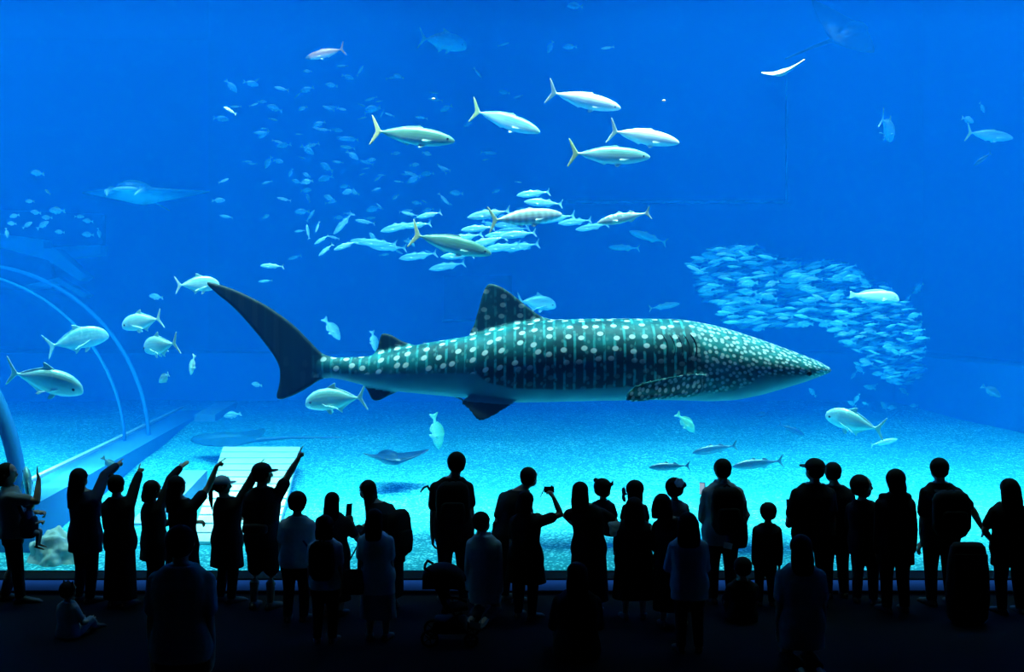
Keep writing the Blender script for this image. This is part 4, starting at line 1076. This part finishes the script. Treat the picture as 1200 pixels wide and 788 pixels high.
def phone(label, c, right, up, lit=(.6, .8, 1), s=1.0, screen=3.0):
    n = right.cross(up).normalized()
    root = empty('phone', c, label, 'phone')
    bm = bmesh.new(); box(bm, V((0, 0, 0)), (.074 * s, .150 * s, .009), (right, up, n), .003); obj('case', bm, M_black, root)
    bm = bmesh.new(); box(bm, n * .0052, (.066 * s, .138 * s, .001), (right, up, n))
    obj('screen', bm, mat('phone screen %g' % screen, lit, .3, .5, emit=screen) if screen else mat('dark screen glass', (.02, .03, .04), .1, .5), root)
    return root
def handbag(label, c, w, h, d, r, m='black', handle=True, name='handbag', cat='bag', strap_to=None):
    f = r.cross(UP) * -1
    root = empty(name, c, label, cat)
    bm = bmesh.new(); secs = []
    for t in (-.5, -.45, -.2, .2, .45, .5):
        q = 1 - (abs(t) * 2) ** 8 * .3; secs.append((UP * h * t, r * w / 2 * (1 - .12 * t) * q, f * d / 2 * (1 - .35 * (t + .5)) * q))
    loft(bm, secs, 22, 3.5); obj('bag_body', bm, C_[m], root, True)
    bm = bmesh.new(); box(bm, UP * h * .15 - f * d * .40, (w * .8, .012, h * .45), (r, f, UP), .005); obj('flap', bm, C_[m], root)
    if strap_to is not None:
        bm = bmesh.new(); pts = [r * -w * .42 + UP * h * .45, strap_to - c, r * w * .42 + UP * h * .45]
        tube(bm, pts, .011, 8); obj('shoulder_strap', bm, C_[m], root)
    elif handle:
        bm = bmesh.new(); tube(bm, [r * w * .28 * math.cos(PI * k / 8) * 1.0 + UP * (h * .46 + w * .3 * math.sin(PI * k / 8)) for k in range(9)], .008, 8); obj('handle', bm, C_[m], root)
    return root
# ================================================================ THE CROWD AT THE PANE
T, BK = 'trousers', 'black'
p1 = person('carer facing the tank side on, one open hand raised, baby strapped in front', 17, 543, 12.1, face=68, hface=82, headx=9, shx=12, hipx=15, stride=.055, hair='bob', hairw=.8, top_=('tee', 'grey', .55, .03), bottom=(T, 'black'),
            arms={'R': ((43, 588, -.12), (45.5, 562, .0), (41, 543, .05), 'open'), 'L': 'front'})
baby = person('baby carried on the chest of the waving carer, leg dangling', 34, 581, 12.02, face=75, hs=.23, base_z=.58, pose='carried', hair='short', top_=('tee', 'pale', .52, .03), bottom=('shorts', 'pale'), arms={'L': 'front', 'R': 'front'}, shoe=False, voxel=.0075)
c = baby['B'] + baby['P'](.62) - baby['f'] * .03
crr = empty('baby_carrier', c, 'dark cloth baby carrier holding the baby against the waving carer', 'baby carrier')
bm = bmesh.new(); secs = []
for t in (-.5, -.4, 0, .4, .5):
    q = 1 - (abs(t) * 2) ** 4 * .4; secs.append((UP * .26 * t + baby['f'] * .03, baby['r'] * .13 * q, baby['f'] * .105 * q))
loft(bm, secs, 20, 2.6); obj('pouch', bm, C_['navy'], crr, True)
for s in (-1, 1):
    bm = bmesh.new(); q0 = UP * .1 + baby['r'] * s * .10; q1 = p1['B'] + p1['S'][s] * .8 + p1['S'][-s] * .2 + UP * .05 - c
    secs = [(q, UP.cross(q1 - q0).normalized() * .03, V((0, 0, .008))) for q in (q0, q0 * .5 + q1 * .5 + baby['f'] * .02, q1)]
    loft(bm, secs, 8, 3); obj('strap', bm, C_['navy'], crr)

person('long haired woman in dark loose top pointing with sleeved arm beside the waving carer', 100, 549, 12.1, face=28, headx=93.5, shx=100, hface=20, hair='long', hairlen=1.7, hairw=1.08, bw=1.08, top_=('long', 'navy', .44, .06), bottom=(T, BK),
       arms={'R': ((123, 557, .18), (136, 546.5, .34), (144, 539, .42), 'point'), 'L': 'front'})
person('woman with small hair bun in long dark dress, arm raised straight up to point', 141, 557, 11.9, face=12, headx=137, hair='sidebun', bw=1.0, top_=('long', 'black', .5, .03), bottom=('skirt', 'black', .07, .035),
       arms={'R': ((158, 570, .12), (163, 556, .2), (166, 545, .24), 'point'), 'L': 'front'})
person('woman in loose dark tunic stretching a flat open hand toward the shark', 181, 563, 12.2, face=42, headx=179, shx=179, hs=.158, hair='bob', bw=1.0, top_=('long', 'black', .40, .08), bottom=(T, BK),
       arms={'R': ((200, 561, .1), (210.5, 549, .2), (221, 540, .26), 'open'), 'L': 'front'})
person('long haired woman in dark short sleeved dress pointing up beside the cap wearers', 214, 558, 11.7, face=35, headx=208, shx=214, hair='long', hairlen=1.5, bw=1.02, top_=('dress', 'black', .28, .09), bottom=None,
       arms={'R': ((244, 572, .1), (254, 547, .18), (267, 534, .22), 'point'), 'L': 'front'})
person('woman with pale cap and ponytail pointing, facing the shark side on', 266, 558, 12.1, face=32, hface=70, headx=261, shx=267, hair='ponytail', bw=1.06, top_=('long', 'black', .33, .07), bottom=(T, BK), hat=(M_cap, 70),
       arms={'R': ((293, 566, .05), (302, 549, .1), (311.5, 535, .12), 'point'), 'L': 'front'})
p7 = person('man in dark cap and shorts with waist bag pointing highest of all', 308, 543, 11.8, face=12, hface=62, headx=308, shx=308, hair='short', bw=1.08, top_=('tee', 'black', .5, .03), bottom=('shorts', 'black'), hat=(M_capd, 72), stride=.0,
       arms={'R': ((338, 557, .03), (349.5, 538, .06), (356, 521, .08), 'point')})
c = p7['B'] + p7['P'](.665) - p7['f'] * .20
wb = empty('waist_bag', c, 'dark waist bag worn on the back of the highest pointing man', 'bag')
bm = bmesh.new(); secs = []
for t in (-.5, -.44, 0, .44, .5):
    q = 1 - (abs(t) * 2) ** 6 * .45; secs.append((p7['r'] * .30 * t, UP * .065 * q, p7['f'] * .045 * q))
loft(bm, secs, 18, 3); obj('bag_body', bm, C_['char'], wb, True)
bm = bmesh.new(); rg = []
for k in range(25):
    a = 2 * PI * k / 24; cc = p7['P'](.675) + p7['B'] - c + p7['r'] * .195 * math.cos(a) + p7['f'] * .155 * math.sin(a); dd = (p7['r'] * math.cos(a) + p7['f'] * math.sin(a))
    rg.append(ring(bm, cc, dd * .006, UP * .022, 8, 3))
skin(bm, rg); obj('belt', bm, C_['char'], wb)

p8 = person('short haired visitor in pale tee with crossbody strap, back turned', 347, 576, 11.3, face=4, headx=349, hs=.168, hair='short', bw=1.1, top_=('tee', 'white', .5, .03), bottom=(T, BK))
cb_ = p8['B'] + p8['P'](.56) + p8['r'] * .20 * 1 - p8['f'] * .03
handbag('dark crossbody bag on the hip of the pale tee visitor', cb_ + V((.06, 0, -.02)), .22, .18, .08, p8['f'], 'char', strap_to=p8['B'] + p8['S'][-1] * .7 + p8['S'][1] * .3 - p8['f'] * .09 + UP * .03)
p9 = person('long haired woman in dark top holding up a phone beside the visitor in pale tee', 391, 577, 11.5, face=2, headx=389.5, hair='long', hairlen=1.45, bw=1.08, hs=.145, top_=('tee', 'char', .42, .06), bottom=('skirt', 'black', .15, .05),
       arms={'R': ((420, 633, .05), (412, 612, .14), (409.5, 601, .17), 'grip')})
phone('phone held upright by the long haired woman beside the pale tee visitor', at(409, 598, 11.68), V((.8, .6, 0)).normalized(), V((.08, 0, 1)).normalized(), screen=0)
p10 = person('shorter visitor in pale tee wearing a dark backpack, in front of the phone holder', 381, 604, 10.5, face=0, hs=.16, hair='bob', hairw=.95, bw=1.05, top_=('tee', 'white', .5, .03), bottom=(T, BK))
backpack('dark backpack worn by the shorter pale tee visitor', p10, .20, .30, .10, 'black', .80, .065)
p11 = person('woman bowing forward with hair hanging down and bulky pack on her back', 455, 563, 11.75, face=-62, headx=430, shx=446, hipx=458, hair='long', hairlen=1.75, hairw=1.1, bw=1.1, top_=('jacket', 'black', .42, .05), bottom=('skirt', 'black', .12, .04), arms={'L': 'front', 'R': 'front'})
backpack('bulky dark pack on the back of the bowing woman', p11, .24, .36, .13, 'black', .70, .01, False)
p12 = person('long haired visitor in pale short sleeved top standing just behind the bowing woman', 443, 597, 10.6, face=2, headx=439, hs=.152, hair='long', hairlen=1.2, bw=1.08, top_=('tee', 'white', .42, .05), bottom=('skirt', 'grey', .2, .06))
handbag('dark shoulder bag hanging beside the pale topped visitor behind the bowing woman', p12['B'] + V((-.25, -.06, .62)), .24, .26, .09, p12['r'], 'char', strap_to=p12['B'] + p12['S'][-1] + UP * .05)
p13 = person('tall slim man with backpack standing above the stroller', 532, 530, 12.05, face=-4, headx=535, shx=529, hair='short', bw=1.12, top_=('tee', 'black', .48, .02), bottom=(T, BK),
       arms={'R': ((551.5, 600, 0), (553, 632, .06), (553, 645, .08), 'relax')})
bp_ = backpack('dark backpack with a loose curling strap on the tall slim man', p13, .22, .30, .12, 'black', .79, .07)
bm = bmesh.new(); tube(bm, [at(505, 577, 12.0) - bp_.location, at(501, 570, 11.95) - bp_.location, at(496.5, 572, 11.93) - bp_.location, at(493, 577, 11.93) - bp_.location], [.014, .014, .012, .008], 8); obj('loose_strap', bm, C_['black'], bp_, True)
person('person kneeling in pale collared shirt right beside the stroller', 568, 600, 11.4, face=14, hface=40, headx=565, shx=567, pose='kneel', hair='short', bw=.95, top_=('collar', 'pale', .42, .03), bottom=(T, 'char'))
person('tall figure in dark jacket stooping forward to look, arm hanging, behind the camera holder', 600, 548, 12.1, face=48, headx=620.5, shx=603, hipx=597, hair='short', bw=1.18, top_=('jacket', 'black', .36, .05), bottom=(T, BK),
       arms={'L': ((584, 606, 0), (581.5, 622, .05), (580, 634, .06), 'relax'), 'R': 'front'})
p16 = person('woman in knee length dark dress holding a small camera up high', 616, 576, 11.4, face=30, headx=617, shx=616, hair='bob', bw=1.08, hs=.15, top_=('dress', 'black', .34, .14), bottom=(T, BK),
       arms={'R': ((657, 603, .02), (648.5, 583, .08), (644, 573, .1), 'grip')})
cc = at(643.5, 574, 11.55); cam_ = empty('compact_camera', cc, 'small dark camera with dangling strap held up by the woman in the knee length dress', 'camera')
bm = bmesh.new(); box(bm, V((0, 0, 0)), (.115, .04, .068), None, .008); obj('camera_body', bm, M_black, cam_)
bm = bmesh.new(); loft(bm, [(V((-.01, .02, 0)), V((.026, 0, 0)), V((0, 0, .026))), (V((-.01, .05, 0)), V((.025, 0, 0)), V((0, 0, .025)))], 18); obj('lens', bm, M_black, cam_)
bm = bmesh.new(); box(bm, V((.03, 0, .04)), (.02, .02, .012), None, .003); obj('shutter_button', bm, M_black, cam_)
bm = bmesh.new(); tube(bm, [(-.055, 0, .01), (-.075, -.01, -.03), (-.10, -.012, -.085)], [.005, .006, .004], 6); obj('wrist_strap', bm, C_['black'], cam_)
p17 = person('long haired woman holding the toddler with two hair knots', 690, 565, 11.6, face=6, headx=680, shx=689, hair='long', hairlen=1.3, hairw=1.05, bw=1.1, top_=('dress', 'black', .12, .055), bottom=None,
       arms={'L': ((663, 605, .02), (676, 618, .17), (690, 618, .24), 'relax'), 'R': ((721, 612, .05), (712, 604, .22), (704, 600, .27), 'relax')})
person('toddler with two hair knots held up to the pane', 707, 561, 11.93, face=20, hface=35, hs=.215, base_z=.43, pose='carried', hair='pigtails', top_=('tee', 'navy', .5, .05), bottom=('trousers', 'navy'), arms={'L': 'front', 'R': 'front'}, voxel=.0075)
p19 = person('small girl with blue hair bow held up before the puff sleeved woman', 744, 563, 11.72, face=4, hs=.205, base_z=.40, pose='carried', hair='bob', hairw=.85, top_=('tee', 'black', .5, .05), bottom=('trousers', 'black'), arms={'L': 'front', 'R': 'front'}, voxel=.0075)
bm = bmesh.new(); cc = at(731, 580, 11.65) - p19['B']
for s in (-1, 1): ellipsoid(bm, cc + V((0, 0, s * .042)), V((.026, 0, .008 * s)), V((0, .02, 0)), V((-.006, 0, .045)), 12, 8)
ellipsoid(bm, cc, V((.018, 0, 0)), V((0, .018, 0)), V((0, 0, .018)), 10, 6)
tube(bm, [cc, cc + V((.06, 0, .01))], .012, 6)
o = link('hair_bow', fuse(bm, .006, 1), mat('blue ribbon', (.05, .18, .65), .6), p19['root']); o['label'] = 'blue hair bow'
p20 = person('woman in dark dress with pale puffed sleeves and long hair, back turned', 743, 583, 11.38, face=0, headx=743, hair='long', hairlen=1.25, hairw=1.2, hs=.16, bw=1.25, top_=('vest', 'black', .2, .08), bottom=None,
       arms={'L': ((719, 622, .02), (727, 628, .18), (738, 622, .25), 'relax'), 'R': ((763, 622, .02), (757, 628, .18), (748, 622, .25), 'relax')})
for s, (x, y) in ((-1, (719, 617)), (1, (762, 618))):
    bm = bmesh.new(); cc = at(x, y, 11.38) - p20['B']
    tube(bm, [p20['S'][s], p20['S'][s] * .5 + cc * .5, cc, cc - UP * .07], [.055, .07, .088, .05], 14)
    o = link('sleeve', fuse(bm, .012, 2), M_gauze, p20['root']); o['label'] = 'pale puffed sleeve'
p21 = person('girl with pale hair flower lifted up before the round haired woman', 794, 560, 11.45, face=6, hface=-8, hs=.205, base_z=.44, pose='carried', hair='flowerbun', top_=('tee', 'pale', .5, .05), bottom=('trousers', 'black'), arms={'L': 'front', 'R': 'front'}, voxel=.0075, headx=790)
bm = bmesh.new(); cc = at(796, 566, 11.31) - p21['B']
for k in range(6): a = k * PI / 3; ellipsoid(bm, cc + V((math.cos(a) * .032, -.005, math.sin(a) * .032)), V((.026, 0, 0)), V((0, .014, 0)), V((0, 0, .026)), 10, 6)
ellipsoid(bm, cc - V((0, .012, 0)), V((.016, 0, 0)), V((0, .014, 0)), V((0, 0, .016)), 10, 6)
ellipsoid(bm, cc + V((0, .05, 0)), V((.02, 0, 0)), V((0, .06, 0)), V((0, 0, .02)), 8, 6)
o = link('hair_flower', fuse(bm, .006, 1), M_gauze, p21['root']); o['label'] = 'pale flower in the hair'
person('round haired woman in dark top lifting the girl with the hair flower', 788, 579, 11.05, face=8, headx=776, shx=788, hair='bob', hairw=1.15, hs=.155, bw=1.15, top_=('long', 'black', .4, .05), bottom=('skirt', 'black', .15, .05), arms={'L': 'front', 'R': ((814, 622, .02), (806, 616, .2), (799, 606, .28), 'relax')})
p23 = person('long haired visitor in pale shirt standing behind the woman who lifts the flower girl', 808, 601, 10.2, face=0, headx=806, hair='long', hairlen=1.5, hairw=1.2, hs=.155, bw=1.1, top_=('long', 'pale', .45, .04), bottom=(T, BK), arms={'L': 'front', 'R': 'front'})
p24 = person('man in pale collared shirt with backpack filming with a raised phone', 846, 538, 12.05, face=0, headx=846.5, shx=847, hair='short', bw=1.12, top_=('collar', 'grey', .48, .03), bottom=(T, BK),
       arms={'L': ((824, 610, .02), (824, 592, .16), (824, 580, .2), 'grip'), 'R': ((873, 604, .0), (866, 622, .1), (856, 626, .16), 'relax')})
backpack('dark backpack on the man in the pale collared shirt', p24, .22, .32, .12, 'black', .78, .07)
phone('phone with bright screen raised by the man in the pale collared shirt', at(823, 573, 12.27), V((.75, -.65, 0)).normalized(), UP, screen=.5)
handbag('dark bulging bag at the elbow of the man in pale collared shirt', at(864, 624, 11.75), .24, .36, .14, V((1, 0, 0)), 'black', strap_to=at(861, 585, 11.85))
bm = bmesh.new(); box(bm, V((0, 0, 0)), (.10, .006, .07), (V((.97, 0, -.2)), V((0, 1, 0)), V((.2, 0, .97))), .001)
for k in range(3): box(bm, V((-.03 + k * .03, -.004, 0)), (.012, .004, .05), None, .001)
lf = obj('folded_leaflet', bm, mat('leaflet paper', (.75, .8, .85), .7), None); lf.location = at(853, 640, 11.55); tag(lf, 'small pale folded leaflet hanging below the bulging bag', 'leaflet')
person('boy standing alone with arms down in dark long sleeved top', 897, 589, 11.95, face=4, headx=900, hs=.185, hair='short', bw=1.05, top_=('long', 'char', .5, .03), bottom=(T, BK))
person('small child sitting on the floor next to the boy standing alone', 870, 653, 11.3, face=0, hs=.18, pose='sit', hair='short', top_=('tee', 'black', .53, .03), bottom=(T, BK), arms={'L': 'knees', 'R': 'knees'}, bw=1.1)
person('long haired person kneeling in grey top behind the man in the side peaked cap', 939, 627, 9.7, face=0, headx=938, pose='kneel', hair='long', hairlen=1.2, bw=1.12, top_=('tee', 'grey', .42, .03), bottom=(T, BK))
p28 = person('man in dark cap with small brim and dark tee, phone at his chest', 953, 538, 11.9, face=-4, headx=954, shx=953, hface=-30, hair='short', bw=1.22, top_=('tee', 'black', .46, .03), bottom=(T, BK), hat=(M_capd, -38),
       arms={'L': ((924.5, 615, .0), (925, 601, .14), (926, 592, .18), 'grip')})
phone('dark phone held at chest height by the man with the small brimmed cap', at(924.5, 593, 12.12), V((.6, -.8, 0)).normalized(), UP, screen=0)
person('person with rounded short hair close behind the shoulder of the capped man', 979, 542, 12.32, face=0, headx=975.5, shx=980, hair='short', bw=1.05, top_=('tee', 'black', .46, .03), bottom=(T, BK))
person('boy in profile turning his face toward the hooded jacket wearer', 1014, 557, 12.05, face=25, hface=88, headx=1010, shx=1013, hs=.178, hair='short', bw=1.05, top_=('jacket', 'black', .46, .03), bottom=(T, BK), arms={'L': 'front', 'R': 'front'})
person('adult in bulky hooded jacket standing beside the boy in profile', 1049, 550, 11.66, face=0, headx=1049, hs=.156, hair='bob', hairw=.85, bw=1.06, top_=('hoodie', 'black', .40, .03), bottom=(T, BK))
p32 = person('broad man in dark tee with hands away from his sides', 1102, 537, 11.95, face=0, headx=1100, shx=1103, hair='short', bw=1.12, top_=('tee', 'black', .46, .03), bottom=(T, BK),
       arms={'L': ((1081, 613, .0), (1081, 636, .05), (1072, 649, .06), 'relax'), 'R': ((1141, 600, .03), (1149, 616, .1), (1155, 627, .12), 'relax')})
backpack('dark backpack slung on the broad man in the dark tee', p32, .25, .31, .12, 'black', .76, .075)
person('long haired woman in dark tee at the end of the row, arm bent', 1184, 561, 11.6, face=-6, headx=1182, hs=.155, hairw=1.15, hair='long', hairlen=1.35, bw=1.25, top_=('tee', 'black', .42, .04), bottom=(T, BK), arms={'L': ((1154, 622, .0), (1162, 634, .12), (1172, 636, .18), 'relax'), 'R': 'front'})
handbag('large dark bag standing on the floor between the broad man and the last woman', V((at(1134, 640, 11.2).x, CAMY + 11.2, .455)), .46, .88, .22, V((1, 0, 0)), 'black', handle=False)
# ---- nearest rows
person('nearest man in pale shirt, back rounded, behind the pointing women', 214, 616, 7.6, face=0, headx=212, hair='short', bw=1.12, top_=('tee', 'grey', .5, .02), bottom=(T, BK))
person('child with tufted hair sitting on the floor behind the waving carer', 80, 682, 10.7, face=25, hs=.18, pose='sit', hair='tuft', top_=('tee', 'grey', .53, .04), bottom=(T, 'grey'), arms={'L': 'knees', 'R': 'knees'}, bw=1.1)
person('adult sitting on the floor behind the woman with the toddler', 676, 659, 10.0, face=0, pose='sit', hair='long', hairlen=1.0, top_=('long', 'black', .53, .04), bottom=(T, BK), arms={'L': 'knees', 'R': 'knees'}, bw=1.1)

# ---- stroller
so2 = V((at(528, 700, 10.5).x, CAMY + 10.5, 0))
st = empty('stroller', so2, 'dark pushchair with curved handle standing behind the tall slim man', 'stroller')
st.scale = (.85, .85, .85)
def st_tube(name, pts, r, m=M_black):
    bm = bmesh.new(); tube(bm, pts, r, 10); return obj(name, bm, m, st, True)
for s in (-1, 1):
    y = .22 * s
    st_tube('frame_tube', [(-.24, y, .92), (-.16, y, .70), (.10, y, .34), (.26, y * .9, .09)], .013)
    st_tube('frame_tube', [(.14, y, .42), (-.05, y, .30), (-.24, y, .11)], .013)
    st_tube('armrest', [(-.10, y, .62), (.08, y, .60), (.20, y, .56)], .016)
    for x, rr in ((-.24, .11), (.26, .09)):
        bm = bmesh.new(); rg = []
        for k in range(29):
            a = 2 * PI * k / 28; rg.append(ring(bm, V((x + (rr - .018) * math.cos(a), y, rr + (rr - .018) * math.sin(a))), V((math.cos(a), 0, math.sin(a))) * .018, V((0, .018, 0)), 8))
        skin(bm, rg[:-1], True); w_ = obj('wheel', bm, M_black, st, True)
        bm = bmesh.new()
        for k in range(5): a = 2 * PI * k / 5; tube(bm, [(x, y, rr), (x + (rr - .02) * math.cos(a), y, rr + (rr - .02) * math.sin(a))], .006, 6)
        tube(bm, [(x, y - .02, rr), (x, y + .02, rr)], .018, 8); obj('spokes', bm, M_black, w_)
bm = bmesh.new(); tube(bm, [(-.24, -.22, .92), (-.30, -.21, .955), (-.31, 0, .96), (-.30, .21, .955), (-.24, .22, .92)], .017, 10, V((1, 0, 0))); obj('handle', bm, M_black, st, True)
bm = bmesh.new(); box(bm, (.06, 0, .44), (.34, .38, .06), (V((.98, 0, .17)), V((0, 1, 0)), V((-.17, 0, .98))), .025); obj('seat', bm, C_['black'], st, True)
bm = bmesh.new(); box(bm, (-.13, 0, .66), (.06, .38, .46), (V((.9, 0, .42)), V((0, 1, 0)), V((-.42, 0, .9))), .025); obj('backrest', bm, C_['black'], st, True)
bm = bmesh.new(); rings = []
for k in range(12):
    a = R(20 + 120 * k / 11); rings.append([bm.verts.new((-.10 + .30 * math.cos(a) * 1.0, .21 * math.cos(PI * j / 14), .70 + .28 * math.sin(a) * (math.sin(PI * j / 14) ** .45))) for j in range(15)])
for r0, r1 in zip(rings, rings[1:]):
    for j in range(14): bm.faces.new((r0[j], r0[j + 1], r1[j + 1], r1[j]))
hd_ = obj('canopy', bm, C_['black'], st, True); md = hd_.modifiers.new('t', 'SOLIDIFY'); md.thickness = .012
bm = bmesh.new(); box(bm, (.0, 0, .22), (.40, .34, .16), None, .03); obj('basket', bm, C_['char'], st, True)
bm = bmesh.new(); box(bm, (.30, 0, .20), (.14, .30, .02), (V((.94, 0, -.34)), V((0, 1, 0)), V((.34, 0, .94))), .006); obj('footrest', bm, M_black, st)
# ================================================================ LIGHT, CAMERA
w = bpy.data.worlds.new('World'); scene.world = w; w.use_nodes = True
w.node_tree.nodes['Background'].inputs['Color'].default_value = (0.02, 0.05, 0.1, 1); w.node_tree.nodes['Background'].inputs['Strength'].default_value = 0.0
sun = bpy.data.lights.new('sun', 'SUN'); sun.energy = 11.2; sun.angle = R(60); sun.color = (0.92, 1.0, 0.97)
so = bpy.data.objects.new('sun', sun); COL.objects.link(so); so.rotation_euler = (R(4), R(3), 0)
def area(name, loc, rot, sx_, sy_, e, col):
    l = bpy.data.lights.new(name, 'AREA'); l.shape = 'RECTANGLE'; l.size = sx_; l.size_y = sy_; l.energy = e; l.color = col
    o = bpy.data.objects.new(name, l); COL.objects.link(o); o.location = loc; o.rotation_euler = [R(a) for a in rot]; return o
fl = area('tank_fill_light', (0, 1.0, 8.9), (24, 0, 0), 30, 1.4, 2000, (0.8, 1.0, 0.95)); fl.data.spread = R(76)  # unseen fill, added to light the fish near the pane
f3 = area('tank_fill_light', (0, 4.6, 8.9), (-12, 0, 0), 30, 1.0, 1100, (0.8, 1.0, 0.95)); f3.data.spread = R(21)  # unseen narrow fill, added to brighten the sand under the shark
l2 = area('tank_fill_light', (-14.4, 5.5, 6.0), (0, 12, 0), 4.4, 6.5, 700, (0.8, 1.0, 0.97)); l2.data.spread = R(110)  # unseen fill, added to brighten the water on the left
ll = area('ledge_fill_light', (0, -.365, .178), (35, 0, 0), 28, .012, 5, (0.15, 0.45, 1.0))  # unseen blue strip, added to bring up the ledge front
area('hall_fill_light', (0, -9, 8.6), (0, 0, 0), 14, 5, .35, (0.2, 0.4, 1.0))  # unseen dim blue fill added for the hall, no fixture
cam = bpy.data.cameras.new('camera'); cam.sensor_width = 36; cam.lens = F / 1200 * 36; cam.clip_end = 200
co = bpy.data.objects.new('camera', cam); COL.objects.link(co); co.location = (0, CAMY, CAMZ); co.rotation_euler = (R(90), 0, 0)
scene.camera = co
vs = scene.view_settings
scene.display_settings.display_device = 'sRGB'
vs.view_transform = 'Standard'; vs.look = 'None'; vs.gamma = 1; vs.exposure = 0.0; vs.use_curve_mapping = False
cy = scene.cycles
cy.volume_bounces = 1; cy.max_bounces = 8; cy.diffuse_bounces = 3; cy.transparent_max_bounces = 16; cy.use_denoising = True
cy.sample_clamp_indirect = 4
